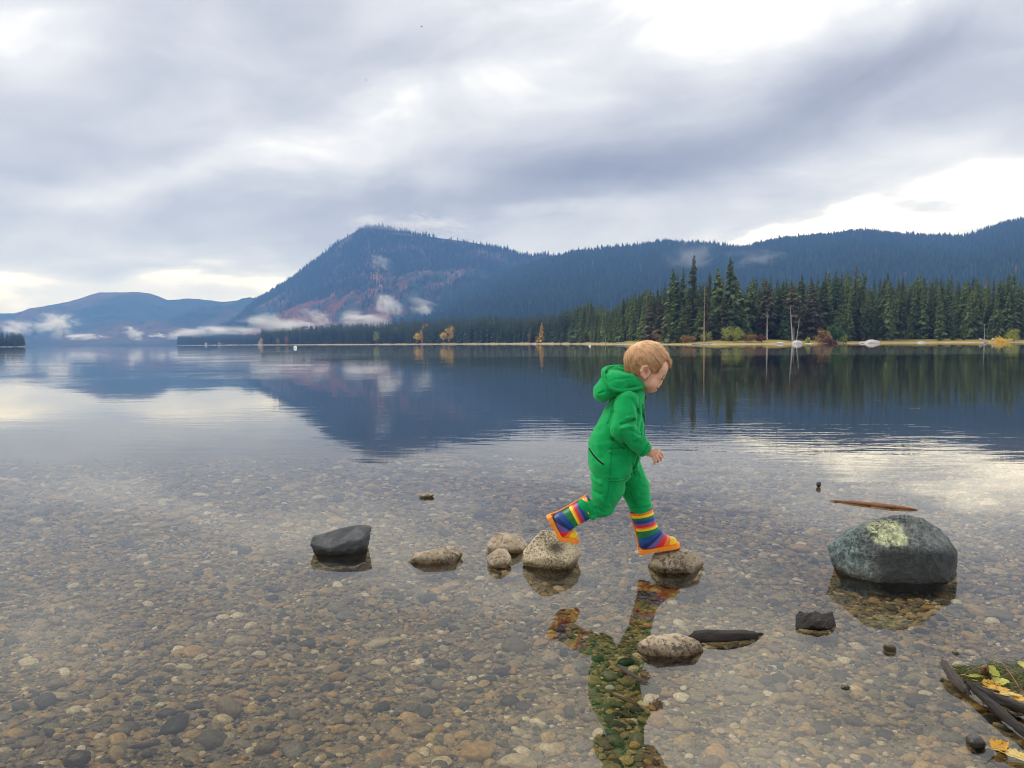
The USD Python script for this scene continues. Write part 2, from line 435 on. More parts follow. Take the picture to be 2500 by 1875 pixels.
# ------------------------------------------------------------------ far shore and its forest
def conifer(seed, h, radius, clear=0.08, step=0.45, per=6, droop=0.35, ragged=0.35, top=0.0, lod=False, lean=0.0):
    """(trunk, crown): whorls of drooping ragged boughs round a tapered trunk."""
    rs = np.random.default_rng(seed)
    zs, n = np.linspace(0, h, 9), 9
    off = np.cumsum(rs.normal(0, 0.004 * h, (n, 2)), 0) * (zs / h)[:, None]
    off[:, 0] += lean * zs * (zs / h)
    axis = lambda z: np.array([np.interp(z, zs, off[:, 0]), np.interp(z, zs, off[:, 1]), z])
    trunk = tube(np.c_[off, zs], np.linspace(0.012 * h + .06, 0.02, n), 5 if lod else 7, seed, 0.08)
    V, Fc = [], []

    def tri(a, b, c):
        i = len(V)
        V.extend((a, b, c)); Fc.append((i, i + 1, i + 2))
    z = clear * h
    while z < h * 0.985:
        f = (z / h - clear) / (1 - clear)
        base = radius * ((1 - f) ** 0.75 * (0.35 + 0.65 * min(1, f * 5 + 0.35))) + 0.12
        gap = rs.random() < 0.10
        for k in range(per):
            if gap and rs.random() < 0.7: continue
            L = base * (1 + ragged * rs.normal())
            if L < 0.15: L = 0.15
            a = rs.random() * 2 * math.pi
            d = np.array([math.cos(a), math.sin(a), 0]); s = np.array([-math.sin(a), math.cos(a), 0])
            up = rs.normal(0.25 * f, 0.14)
            p0 = axis(z)
            p1 = p0 + d * L * .5 + np.array([0, 0, L * (up - droop * .30)])
            p2 = p0 + d * L + np.array([0, 0, L * (up - droop)])
            w = L * rs.uniform(.16, .30) + .08
            hang = np.array([0, 0, -L * rs.uniform(.10, .26) - .06])
            if lod:
                tri(p0, p1 + s * w * 1.3 + hang * .6, p2); tri(p0, p2, p1 - s * w * 1.3 + hang * .6)
            else:
                tri(p0, p1 + s * w, p1 + hang * .3); tri(p0, p1 + hang * .3, p1 - s * w)
                tri(p1 + s * w * .9, p2 + s * w * .1, p1 - s * w * .2); tri(p1 - s * w * .9, p1 + s * w * .2, p2 - s * w * .1)
                tri(p0 + (p1 - p0) * .4, p1 + hang * 1.5, p2 + hang * .8)
                q = p1 + (p2 - p1) * .45
                tri(p1, q + s * w * 1.5 + hang * .9, q); tri(p1, q, q - s * w * 1.5 + hang * .9)
        z += step * rs.uniform(.7, 1.3) * (0.6 + 0.4 * (1 - f))
    tip = axis(h)
    for k in range(3):
        a = k * 2.1
        d = np.array([math.cos(a), math.sin(a), 0]) * (0.06 + .1 * radius / 3)
        tri(tip + np.array([0, 0, .02 * h]), tip + d - np.array([0, 0, .04 * h]), tip - d * .6 - np.array([0, 0, .05 * h]))
    return trunk, trimesh.Trimesh(np.array(V), np.array(Fc), process=False)


def foliage(name, dark, light, red=0.0):
    g = Graph()
    pos = g.add('geometry', 'position')
    rnd = g.add('object_info', 'random')
    k = g.m('add', g.m('multiply', rnd, 0.55), g.m('multiply', g.noise(pos, 0.55, 3, .6), 0.5))
    col = g.ramp(k, [(0.1, dark), (0.85, light)])
    d = g.add('principled_bsdf', 'BSDF', base_color=col, roughness=0.75, specular_ior_level=0.15)
    t = g.add('translucent_bsdf', 'BSDF', color=col)
    return g.material(name, g.add('mix_closure', 'closure', fac=0.22, closure1=d, closure2=t))


M_NEEDLE = foliage('needles', (.060, .10, .036), (.21, .265, .088))
M_NEEDLE_OLIVE = foliage('olive_needles', (.065, .09, .034), (.17, .195, .08))
M_NEEDLE_BROWN = foliage('brownish_needles', (.075, .07, .038), (.18, .16, .085))
M_NEEDLE_FAR = foliage('far_needles', (.038, .074, .036), (.12, .17, .07))
M_GOLD = foliage('golden_leaves', (.50, .28, .04), (.80, .56, .10))
M_LIME = foliage('yellow_green_leaves', (.16, .19, .04), (.36, .38, .09))
M_GREENBUSH = foliage('green_leaves', (.05, .11, .03), (.13, .22, .06))
M_ORANGE = foliage('orange_leaves', (.20, .11, .04), (.36, .21, .08))
M_REDLEAF = foliage('dark_red_leaves', (.11, .045, .035), (.19, .075, .055))
M_BARK = simple('bark', (.10, .075, .055), .9, .3, 3.0)
M_PALEBARK = simple('pale_bark', (.36, .33, .29), .85, .25, 3.0)
M_REDBARK = simple('reddish_bark', (.36, .20, .12), .85, .3, 1.5)
M_DRIFT = simple('driftwood', (.42, .38, .33), .85, .2, 4.0)
M_PALEROCK = simple('pale_rock', (.50, .48, .44), .85, .2, 2.0)

SHORE = np.array([(-1500, 2500, 9000), (440, 1900, 0), (640, 1350, 0), (780, 1130, 0), (900, 950, 0), (1150, 720, 0), (1330, 540, 0), (1440, 410, 0), (1520, 330, 0), (1600, 268, 0), (1750, 247, 0), (1900, 250, 0), (2050, 262, 0), (2250, 268, 0), (2500, 258, 0), (2900, 235, 0)], float)[2:]


def strip(name, shore, heights, offsets, mat, label):
    """Ground behind a shoreline given as (px, distance); returns a function (px, offset) -> point on it."""
    pxs = np.linspace(shore[0, 0], shore[-1, 0], 260)
    D = np.interp(pxs, shore[:, 0], shore[:, 1])
    P = np.zeros((len(offsets), len(pxs), 3))
    for j, (px, d) in enumerate(zip(pxs, D)):
        dirx = (px - 1250) / FOCAL
        wig = 3.0 * (meshkit.fbm(np.array([px / 23.0, 0.5, 0.5]), 3, 3) - .5) * d / 300
        for i, o in enumerate(offsets):
            P[i, j] = (dirx * (d + o + wig), d + o + wig, heights[i])
    n = meshkit.fbm(P * np.array([.12, .12, 0]), 4, 8) - 0.5
    P[..., 2] += n * np.interp(offsets, [0, 3, 30, 100], [.15, .5, 1.5, 5])[:, None]
    put(name, grid_mesh(P), mat, smooth=True, kind='structure', label=label)

    def at(px, off):
        j = np.clip((px - pxs[0]) / (pxs[1] - pxs[0]), 0, len(pxs) - 1.001)
        i = np.clip(np.interp(off, offsets, np.arange(len(offsets))), 0, len(offsets) - 1.001)
        i0, j0 = np.floor(i).astype(int), np.floor(j).astype(int)
        fi, fj = (i - i0)[..., None], (j - j0)[..., None]
        return (P[i0, j0] * (1 - fi) + P[i0 + 1, j0] * fi) * (1 - fj) + (P[i0, j0 + 1] * (1 - fi) + P[i0 + 1, j0 + 1] * fi) * fj
    return at


def shore_material():
    g = Graph()
    pos = g.add('geometry', 'position')
    z = g.add('separate_xyz', vector=pos) + '.z'
    zz = g.m('add', z, g.m('multiply', g.m('subtract', g.noise(pos, 0.25, 5, .6), .5), 0.9))
    sand = g.ramp(g.noise(pos, 0.9, 6, .7), [(.3, (.26, .22, .17)), (.7, (.50, .44, .36))])
    grass = g.ramp(g.noise(pos, 0.5, 6, .7), [(.3, (.20, .17, .045)), (.5, (.34, .27, .07)), (.7, (.40, .22, .08))])
    x = g.add('separate_xyz', vector=pos) + '.x'
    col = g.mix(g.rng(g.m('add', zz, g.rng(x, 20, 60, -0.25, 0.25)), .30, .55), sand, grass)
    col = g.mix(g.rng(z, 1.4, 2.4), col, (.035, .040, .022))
    return g.material('far_shore', g.add('principled_bsdf', 'BSDF', base_color=col, roughness=.9, specular_ior_level=.1))


M_SHORE = shore_material()
OFF = [-14, -2, 0, 2, 6, 12, 22, 45, 90, 160, 260, 420, 700]
HGT = [-1.2, -.2, 0.06, .3, .65, 1.0, 1.5, 2.6, 4, 5.5, 7, 8, 4]
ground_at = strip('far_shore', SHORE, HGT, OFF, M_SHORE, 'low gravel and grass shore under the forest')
SHORE2 = np.array([(436, 2350), (470, 2150), (560, 1950), (660, 1750), (760, 1550)], float)
ground2_at = strip('far_headland', SHORE2, np.array(HGT) * 1.3, OFF, M_SHORE, 'farther low headland on the left')
SHORE3 = np.array([(-120, 4200), (460, 4200)], float)
ground3_at = strip('far_lake_end', SHORE3, HGT, OFF, M_SHORE, 'low land at the far end of the lake')
SHORE4 = np.array([(-260, 900), (-60, 960), (30, 1010), (62, 1060)], float)
ground4_at = strip('left_headland', SHORE4, HGT, OFF, M_SHORE, 'wooded point entering at the left edge')

rs = np.random.default_rng(11)
NEAR_KINDS = [conifer(100 + k, 22 + 1.5 * (k % 3), [2.3, 2.9, 2.0, 3.2, 2.6, 2.2][k], [.05, .10, .16, .06, .22, .08][k], .5, 6, [.35, .5, .3, .45, .4, .55][k], .34) for k in range(6)]
FAR_KINDS = [conifer(200 + k, 22, [2.4, 3.0, 2.1, 2.7][k], .06, .95, 5, .4, .35, lod=True) for k in range(4)]


def scatter(shore, at, per_m2, off_range, hrange, seed, px_range=None):
    r = np.random.default_rng(seed)
    pxs = np.linspace(shore[0, 0], shore[-1, 0], 400)
    D = np.interp(pxs, shore[:, 0], shore[:, 1])
    seg = np.hypot(np.diff(pxs) / FOCAL * D[:-1], np.diff(D))
    n = int(seg.sum() * (off_range[1] - off_range[0]) * per_m2)
    c = np.concatenate([[0], np.cumsum(seg)]) / seg.sum()
    px = np.interp(r.random(n), c, pxs)
    off = off_range[0] + (off_range[1] - off_range[0]) * r.random(n) ** 1.25
    p = at(px, off)
    low = np.clip((px - 1440) / 60, 0, 1) * np.clip((2060 - px) / 60, 0, 1) if shore is SHORE else 0
    if shore is SHORE4: low = np.clip((px + 20) / 100, 0, 1) * 2.6
    if shore is SHORE: low = low * np.interp(px, [1500, 1840, 2060], [3.0, 1.6, 0.6]) + 1.6 * np.clip((px - 2060) / 60, 0, 1) + np.interp(px, [1100, 1280, 1480, 1540], [0, 2.0, 2.2, 0])
    h = r.uniform(*hrange, n) * (1 - .10 * low) * np.where(off < off_range[0] + 6, r.uniform(.35, 1.0, n), 1) * (0.86 + 0.28 * meshkit.fbm(np.c_[px / 60, off / 40, 0 * px], 3, seed))
    return px, off, p, h


px, off, P, H = scatter(SHORE, ground_at, 0.034, (9, 170), (19, 28), 5)
keep = ~((px > 1520) & (px < 2035) & (off < 26)) & ~((px > 1490) & (px < 1850) & (off > 85))
px, off, P, H = px[keep], off[keep], P[keep], H[keep]
# thin the forest where distance makes the trees merge
far_enough = (P[:, 1] < 520) | (rs.random(len(P)) < 0.55)
px, off, P, H = px[far_enough], off[far_enough], P[far_enough], H[far_enough]
inframe = (px > 1150) & (px < 2560) & (P[:, 1] < 700)
score = np.where(inframe, P[:, 1] + 2.2 * off, 1e9)
first = np.argsort(score)[:262]
CLASS = UsdGeom.Scope.Define(stage, '/World/Looks')
CONE_CLASS = []
for k, (tr, cr) in enumerate(NEAR_KINDS):
    stage.CreateClassPrim('/World/conifer_class')
    c = f'/World/conifer_class/kind_{k:03d}'
    UsdGeom.Xform.Define(stage, c)
    usdkit.mesh(stage, c + '/trunk', tr, M_BARK)
    usdkit.mesh(stage, c + '/crown', cr, M_NEEDLE if k not in (2, 4) else M_NEEDLE_OLIVE)
    CONE_CLASS.append(c)
LANDMARKS = ((1180, 'left of the yellow larch'), (1380, 'between the yellow larch and the child'), (1480, 'above the child\'s head'), (1570, 'behind the left end of the clump'), (1650, 'behind the left tall spires'), (1719, 'behind the bare red pole'), (1770, 'behind the second tallest spire'),
             (1839, 'behind the orange-brown bush'), (1899, 'behind the grey-green conifer'), (1945, 'behind the white stems'), (2005, 'behind the rusty bush'), (2050, 'behind the round green tree'), (2095, 'left of the pale boulder'), (2140, 'behind the big pale boulder'),
             (2190, 'left of the slim pale conifer'), (2250, 'between the two pale green conifers'), (2310, 'right of the broad pale conifer'), (2365, 'left of the grey dead stem'), (2410, 'behind the driftwood'), (2470, 'behind the olive bush'), (2530, 'at the right edge'))
for i in first:
    k = rs.integers(6)
    mark = min(LANDMARKS, key=lambda m_: abs(m_[0] - px[i]))[1]
    row = 'in the front row' if off[i] < 24 else ('in the second row' if off[i] < 48 else 'far back')
    where = (f'dark conifer {row} of forest {mark}', f'conifers {row} {mark}')
    s = H[i] / 23.5
    t = group_xform('conifer_tree', P[i] - [0, 0, .3], rs.random() * 6.28, (s * rs.uniform(.85, 1.2), s * rs.uniform(.85, 1.2), s), label=where[0], category='tree', group=where[1])
    t.GetPrim().GetReferences().AddInternalReference(CONE_CLASS[k])
    t.GetPrim().SetInstanceable(True)
rest = np.setdiff1d(np.arange(len(P)), first)
ALLP, ALLH, ALLN = [P[rest]], [H[rest]], [np.where(P[rest][:, 1] < 480, 1, 0)]
instancer('forest', [((t, M_BARK), (c, M_NEEDLE)) for t, c in NEAR_KINDS[:4]] + [((t, M_BARK), (c, M_NEEDLE_FAR)) for t, c in FAR_KINDS],
          P[rest] - [0, 0, .3], np.where(P[rest][:, 1] < 480, rs.integers(0, 4, len(rest)), 4 + rs.integers(0, 4, len(rest))),
          np.stack([H[rest] / 22 * rs.uniform(.85, 1.25, len(rest))] * 2 + [H[rest] / 22], 1), zquat(rs.random(len(rest)) * 6.28), kind='stuff', label='dense conifer forest along the far shore', category='forest')


def far_woods(name, shore, at, dens, offr, hr, seed, label):
    px, off, P, H = scatter(shore, at, dens, offr, hr, seed)
    n = len(P)
    instancer(name, [((t, M_BARK), (c, M_NEEDLE_FAR)) for t, c in FAR_KINDS], P - [0, 0, .3], rs.integers(0, 4, n), np.stack([H / 22 * rs.uniform(1.0, 1.5, n)] * 2 + [H / 22], 1), zquat(rs.random(n) * 6.28), kind='stuff', label=label, category='forest')


far_woods('forest', SHORE2, ground2_at, .016, (6, 120), (17, 26), 21, 'bluish conifer wood on the farther left headland')
far_woods('forest', SHORE3, ground3_at, .006, (6, 120), (18, 30), 22, 'faint line of trees at the far end of the lake')
far_woods('forest', SHORE4, ground4_at, .025, (4, 110), (14, 22), 23, 'dark wood on the point at the left edge')


# ---- trees of the mountains, one mass per range
def low_tree(seed):
    rs = np.random.default_rng(seed)
    V, Fc = [], []
    for lay, (z0, z1, r) in enumerate(((.05, .5, .19), (.3, .78, .14), (.58, 1.0, .085))):
        k = 5
        i = len(V)
        for a in range(k):
            V.append((r * math.cos(a * 6.283 / k + lay) * rs.uniform(.75, 1.2), r * math.sin(a * 6.283 / k + lay) * rs.uniform(.75, 1.2), z0 + rs.uniform(-.04, .04)))
        V.append((0, 0, z1))
        Fc += [(i + a, i + (a + 1) % k, i + k) for a in range(k)]
    return trimesh.Trimesh(np.array(V), np.array(Fc), process=False)


def mountain_wood(src, per_m2, tmax, hr, seed, label, thin=None, gold=.014):
    P, t, pxs = src
    r = np.random.default_rng(seed)
    a = P[:-1, :-1]; e1 = P[1:, :-1] - a; e2 = P[:-1, 1:] - a
    area = np.linalg.norm(np.cross(e1[..., :2], e2[..., :2])[..., None], axis=-1)
    dens = area * per_m2 * (t[:-1] < tmax)[:, None]
    if thin is not None: dens = dens * thin(a, t, pxs)
    cnt = r.poisson(dens)
    ii, jj = np.nonzero(cnt)
    rep = cnt[ii, jj]
    ii, jj = np.repeat(ii, rep), np.repeat(jj, rep)
    u, v = r.random(len(ii)), r.random(len(ii))
    pos = (P[ii, jj] * ((1 - u) * (1 - v))[:, None] + P[ii + 1, jj] * (u * (1 - v))[:, None] + P[ii, jj + 1] * ((1 - u) * v)[:, None] + P[ii + 1, jj + 1] * (u * v)[:, None])
    h = r.uniform(*hr, len(pos)) * (0.7 + .6 * r.random(len(pos)) ** 2)
    which = np.where(r.random(len(pos)) < gold * (meshkit.fbm(pos / 120, 3, seed) > .53), r.integers(4, 6, len(pos)), r.integers(0, 4, len(pos)))
    instancer('mountain_forest', [((low_tree(300 + q), M_MTN if q < 4 else M_MTNGOLD),) for q in range(6)], pos - [0, 0, .8], which, np.stack([h * 1.05, h * 1.05, h], 1), zquat(r.random(len(pos)) * 6.28), kind='stuff', label=label, category='forest')
    print('mountain trees', len(pos))


M_MTNGOLD = foliage('mountain_larch', (.13, .09, .03), (.24, .16, .05))
M_MTN = foliage('mountain_needles', (.014, .032, .022), (.055, .095, .055))


def thin_main(a, t, pxs):
    q = meshkit.fbm(a / 160, 4, 91)
    lowleft = np.clip((0.62 - t[:-1]) / .3, 0, 1)[:, None] * np.clip((1130 - pxs[:-1]) / 240, 0, 1)[None]
    return np.clip(.85 - 1.1 * lowleft + (q - .5) * 4.5, 0.03, 1)


mountain_wood(MAIN, 1 / 75., 1.05, (15, 24), 3, 'conifers thinly covering the tall mountain', thin_main)
mountain_wood(RIGHTH, 1 / 42., 1.05, (15, 25), 4, 'unbroken conifer wood on the long right ridge')


# ---- single trees, snags, bushes and drift on the far shore
def base_at(px, D):
    o = D - float(np.interp(px, SHORE[:, 0], SHORE[:, 1]))
    return ground_at(np.array([float(px)]), np.array([o]))[0]


def height_for(px, top_y, p):
    d = ray(px, top_y)
    return EYE_HEIGHT + d[2] / d[1] * p[1] - p[2]


def leaf_cloud(seed, size, n, leaf):
    """A crown of many small leaf faces gathered in uneven clumps; size = (x, y, z) half extents."""
    r = np.random.default_rng(seed)
    nc = 16
    c = r.normal(size=(nc, 3)); c /= np.linalg.norm(c, axis=1, keepdims=True); c *= r.uniform(.35, 1.05, (nc, 1)) ** .7
    c[:, 2] = np.where(c[:, 2] < -.2, c[:, 2] * .8, c[:, 2])
    k = r.integers(0, nc, n)
    p = c[k] + r.normal(size=(n, 3)) * r.uniform(.08, .24, (nc, 1))[k]
    p = p * np.array(size)
    a, b = r.normal(size=(2, n, 3)) * leaf
    V = np.stack([p - a * .5, p + a * .5, p + b], 1).reshape(-1, 3)
    return trimesh.Trimesh(V, np.arange(3 * n).reshape(-1, 3), process=False)


def conifer_at(px, D, top, radius, label, mat=M_NEEDLE, bark=M_BARK, name='conifer_tree', clear=.06, seed=0, step=.42, per=6, lean=0.0, **kw):
    p = base_at(px, D)
    h = height_for(px, top, p)
    tr, cr = conifer(seed or int(px), h, radius, clear, step, per, lean=lean, **kw)
    t = group_xform(name, p - [0, 0, .2], label=label, category='tree')
    put('trunk', tr, bark, t); put('crown', cr, mat, t)
    return t


conifer_at(1530, 345, 752, 1.5, 'thin sparse yellowish dead-looking conifer left of the tall clump', M_LIME, M_PALEBARK, clear=.25, step=.6, per=4, ragged=.6, droop=.6)
conifer_at(1587, 290, 727, 3.0, 'medium brownish conifer at the left foot of the tall clump', M_NEEDLE_BROWN, seed=5)
conifer_at(1612, 286, 719, 2.8, 'brown-topped conifer next left of the tall twin spires', M_NEEDLE_BROWN, seed=6)
conifer_at(1641, 284, 651, 3.4, 'tall conifer with bare spike top, leftmost of the tall clump', clear=.16, ragged=.5, lean=.02)
conifer_at(1653, 280, 662, 2.7, 'dark conifer grown close against the leftmost tall spire', seed=15, clear=.1, ragged=.45)
conifer_at(1669, 280, 649, 2.0, 'very narrow tall conifer between the two big left spires', clear=.3, step=.6, ragged=.6, droop=.5)
conifer_at(1690, 274, 619, 3.3, 'tallest conifer of all with broken ragged crown', M_NEEDLE_OLIVE, clear=.10, ragged=.42, droop=.15, seed=18)
conifer_at(1752, 276, 650, 4.2, 'full pointed conifer just right of the bare red pole', clear=.1, droop=.55)
conifer_at(1785, 270, 626, 4.4, 'second tallest conifer, broad and dark, right of the bare red pole', clear=.08, droop=.5, step=.38, per=7)
conifer_at(1804, 282, 673, 4.6, 'dense dark conifer leaning out behind the second tallest spire', clear=.1, lean=-.05)
conifer_at(1839, 285, 708, 3.4, 'mid-height dark conifer behind the red bush', seed=23)
conifer_at(1871, 272, 683, 3.9, 'brownish conifer with bare grey lower trunk', M_NEEDLE_BROWN, M_PALEBARK, clear=.24, ragged=.45)
conifer_at(1899, 276, 698, 4.6, 'wide grey-green conifer left of the leaning white trunk', M_NEEDLE_OLIVE, seed=26, ragged=.4)
conifer_at(1937, 270, 688, 3.6, 'thinning brown conifer with long white lower trunk', M_NEEDLE_BROWN, M_PALEBARK, clear=.30, ragged=.5, lean=-.02)
conifer_at(1955, 283, 692, 3.6, 'dark conifer between the white trunk and the big brown spire', seed=29)
conifer_at(1983, 272, 689, 4.6, 'big dense brown-green conifer at the right end of the clump', M_NEEDLE_BROWN, seed=30, per=8, clear=.04, ragged=.22)
conifer_at(1568, 300, 760, 2.6, 'small dark conifer at the left edge of the clump', seed=31)
conifer_at(1628, 270, 762, 2.6, 'short dark conifer under the leftmost tall spire', M_NEEDLE_OLIVE, seed=32)
conifer_at(1664, 266, 735, 2.4, 'olive young conifer under the narrow tall spire', M_NEEDLE_OLIVE, seed=33)
conifer_at(1707, 268, 748, 2.6, 'young conifer left of the bare red pole', seed=34)
conifer_at(1738, 268, 735, 2.8, 'olive conifer behind the bare red pole', M_NEEDLE_OLIVE, seed=35)
conifer_at(1768, 266, 720, 2.7, 'brownish conifer under the second tallest spire', M_NEEDLE_BROWN, seed=36)
conifer_at(1823, 268, 765, 2.4, 'little conifer above the orange bush', seed=37)
conifer_at(1915, 268, 742, 2.7, 'short conifer beside the white trunk', seed=38)
conifer_at(2215, 285, 768, 2.1, 'slim pale green conifer in front of the dark forest wall', M_LIME, M_PALEBARK, seed=40, droop=.5)
conifer_at(2285, 284, 765, 2.6, 'broad pale green conifer in front of the dark forest wall', M_NEEDLE_OLIVE, M_PALEBARK, seed=41)
conifer_at(2120, 284, 778, 3.2, 'light olive young conifer beside the pale boulder', M_NEEDLE_OLIVE, seed=42)
conifer_at(2475, 272, 762, 2.9, 'light green conifer behind the right edge grass', M_NEEDLE_OLIVE, seed=43)
conifer_at(1323, 560, 786, 2.6, 'bright yellow larch standing alone against the dark forest', M_GOLD, seed=44, step=.5, per=7)


def snag(px0, D, base_r, top, label, mat, stubs=8, px_top=None, seed=1):
    p = base_at(px0, D)
    d = ray(px_top or px0, top)
    q = EYE + d * (p[1] / d[1])
    r = np.random.default_rng(seed)
    pts = p + (q - p) * np.linspace(0, 1, 8)[:, None] + r.normal(0, .06, (8, 3)) * np.linspace(0, 1, 8)[:, None]
    t = group_xform('dead_tree', p, label=label, category='tree')
    put('trunk', tube(pts - p - [0, 0, .15], np.linspace(base_r, .05, 8), 7, seed, .1), mat, t)
    for k in range(stubs):
        f = r.uniform(.25, .97)
        a = r.uniform(0, 6.28); L = r.uniform(.4, 1.4)
        b = p + (q - p) * f - p
        put('branch', tube([b, b + np.array([math.cos(a), math.sin(a), r.uniform(-.4, .5)]) * L], [.05, .015], 4), mat, t)


snag(1719, 253, .24, 700, 'bare reddish pole of a dead tree without branches', M_REDBARK, 9, 1720)
snag(1935, 256, .26, 745, 'white barked dead trunk leaning slightly left beside the shore rock', M_PALEBARK, 5, 1929)
snag(1943, 252, .13, 777, 'thin white dead stem leaning right beside the shore rock', M_PALEBARK, 3, 1952)
snag(2403, 262, .14, 790, 'broken grey dead stem before the forest near the right driftwood', M_PALEBARK, 5)
snag(1873, 262, .2, 760, 'short pale dead trunk beside the dark red bush', M_PALEBARK, 3)
snag(1479, 372, .22, 815, 'pale weathered snag left of the sparse yellowish conifer', M_PALEBARK, 3)


def bush(px, D, w, h, label, mat, seed, name='bush', cat='bush', n=900, leaf=.22, trunk=None):
    p = base_at(px, D)
    t = group_xform(name, p, label=label, category=cat)
    c = leaf_cloud(seed, (w / 2, w / 2, h / 2), n, leaf)
    c.apply_translation([0, 0, h / 2 + (trunk or 0)])
    put('crown', c, mat, t)
    r = np.random.default_rng(seed)
    if trunk is not None:
        put('trunk', tube([[0, 0, -.2], [.1, 0, trunk + h * .3], [.1, .1, trunk + h * .7]], [.18, .12, .04], 6), M_PALEBARK, t)
    else:
        for k in range(3):
            put('stem', tube([[0, 0, -.1], [r.normal() * w * .2, r.normal() * w * .2, h * .7]], [.05, .02], 4), M_BARK, t)


bush(1793, 256, 7.4, 5.8, 'large yellow-green bush at the water below the second tallest conifer', M_LIME, 1, n=2600, leaf=.17)
bush(1832, 254, 5.0, 2.6, 'orange-brown bush right of the large yellow-green bush', M_ORANGE, 2)
bush(1858, 255, 3.2, 2.4, 'dark red bush beside the short pale dead trunk', M_REDLEAF, 3)
bush(2008, 258, 5.5, 4.4, 'rusty orange bush right of the tree clump', M_ORANGE, 4)
bush(2028, 256, 4.2, 2.6, 'dark red bush left of the round green tree', M_REDLEAF, 5)
bush(1973, 254, 1.8, 2.2, 'small bright yellow-green shrub before the brown spire', M_LIME, 6, n=350)
bush(2043, 262, 5.2, 6.6, 'round bright green tree at the right of the clump', M_GREENBUSH, 7, 'round_tree', 'tree', 2200, .25, trunk=.6)
bush(2060, 260, 2.6, 3.2, 'small olive shrub touching the round green tree', M_LIME, 8, n=500)
bush(2475, 262, 6.0, 4.0, 'olive bush on the yellow grass at the right edge', M_LIME, 9, n=1200)
bush(2440, 258, 6.0, 1.8, 'low golden bush beside the right driftwood', M_GOLD, 10, n=900)
bush(1722, 262, 4.0, 3.6, 'yellowish bush at the foot of the bare red pole', M_LIME, 12, n=700)
bush(1610, 276, 5.0, 3.0, 'brownish undergrowth bush at the left of the clump', M_ORANGE, 13, n=800)
bush(1680, 262, 5.0, 2.2, 'low dull orange bush at the foot of the tallest conifer', M_ORANGE, 14, n=800)
for k, (bx, D, w, h, tr_, mt, lab) in enumerate((
        (1099, 800, 10, 14, 3, M_GOLD, 'largest golden tree on the left shore'), (1084, 806, 6, 8, 4, M_GOLD, 'small golden tree touching the left of the largest golden tree'),
        (1029, 860, 6, 13, 1, M_GOLD, 'orange gold narrow tree left of the largest golden tree'), (1019, 862, 6, 9, 3, M_GOLD, 'pale gold tree beside the orange narrow tree'),
        (1040, 900, 7, 6, 14, M_GOLD, 'golden crown showing high among the conifers'), (968, 960, 8, 7, 12, M_LIME, 'pale yellow crown high in the left forest'),
        (920, 955, 9, 12, 3, M_LIME, 'dull yellow tree at the left forest edge'), (1294, 585, 2.2, 9, .5, M_ORANGE, 'small rust orange tree left of the yellow larch'),
        (1376, 500, 3, 5, .3, M_ORANGE, 'small orange sapling right of the yellow larch'), (1432, 430, 2.6, 5, .3, M_REDLEAF, 'reddish sapling on the shore behind the child'),
        (1312, 560, 3, 5, .2, M_ORANGE, 'low orange shrub at the foot of the yellow larch'), (702, 1230, 8, 13, 1, M_ORANGE, 'small rusty tree on the far left shore'),
        (680, 1270, 6, 10, 1, M_LIME, 'pale yellowish tree near the far left point'), (640, 1360, 8, 11, 2, M_GOLD, 'golden tree at the tip of the far left point'))):
    if h > 5 and tr_ < 10: D = float(np.interp(bx, SHORE[:, 0], SHORE[:, 1])) + 4.0
    bush(bx, D, w, h, lab, mt, 60 + k, 'autumn_tree', 'tree', 700, .5 if D > 600 else .3, trunk=tr_)


def lump(seed, size, sub=3, amp=.18, flat=0.0):
    m = trimesh.creation.icosphere(sub)
    v = m.vertices * (1 + amp * 2 * (meshkit.fbm(m.vertices * 1.4 + seed * 7.3, 4, seed) - .5))[:, None]
    m.vertices = v * np.array(size)
    return m


for px_, D, sz, lab in ((2128, 258, (2.6, 1.6, 1.3), 'big pale boulder on the yellow grass before the forest wall'), (1946, 249.5, (1.7, 1.3, 1.1), 'pale rock at the foot of the leaning white stems'),
                        (2106, 262, (1.3, 1., .5), 'low grey stone left of the big pale boulder'), (2248, 266, (1.6, 1., .5), 'flat grey stone near the water right of the pale boulder'), (1905, 250.5, (1.2, .9, .45), 'flat stone on the grass left of the leaning stems'),
                        (1975, 251, (1.5, .9, .5), 'low tan stone right of the leaning stems')):
    p = base_at(px_, D)
    m = lump(int(px_), sz); m.apply_translation(p + [0, 0, sz[2] * .4])
    put('shore_rock', m, M_PALEROCK, smooth=True, label=lab, category='rock')
for (xa, ya, xb, yb, D, rr, lab) in ((2392, 823, 2420, 832, 258, .35, 'white driftwood log sloping down at the right'), (2422, 822, 2448, 828, 260, .4, 'thick bleached driftwood trunk at the right'),
                                     (2418, 834, 2450, 829, 256, .22, 'thin driftwood pole lying before the bleached trunk'), (1690, 836, 1760, 834, 250, .2, 'long grey drift log on the beach below the tallest conifer'),
                                     (1505, 836, 1545, 835, 330, .3, 'dark drift log under the sparse yellowish conifer'), (1600, 834, 1640, 836, 270, .25, 'grey drift log left of the tall clump')):
    a, b = at_depth(xa, ya, D), at_depth(xb, yb, D + 1)
    zf = base_at((xa + xb) / 2, D)[2] + rr * .7
    if min(a[2], b[2]) > zf or True:
        dz = zf - min(a[2], b[2]); a[2] += dz; b[2] += dz
    put('driftwood_log', tube(a + (b - a) * np.linspace(0, 1, 6)[:, None] + np.random.default_rng(int(xa)).normal(0, .12, (6, 3)), np.linspace(rr, rr * .5, 6), 7, int(xa), .15), M_DRIFT, smooth=50, label=lab, category='driftwood')

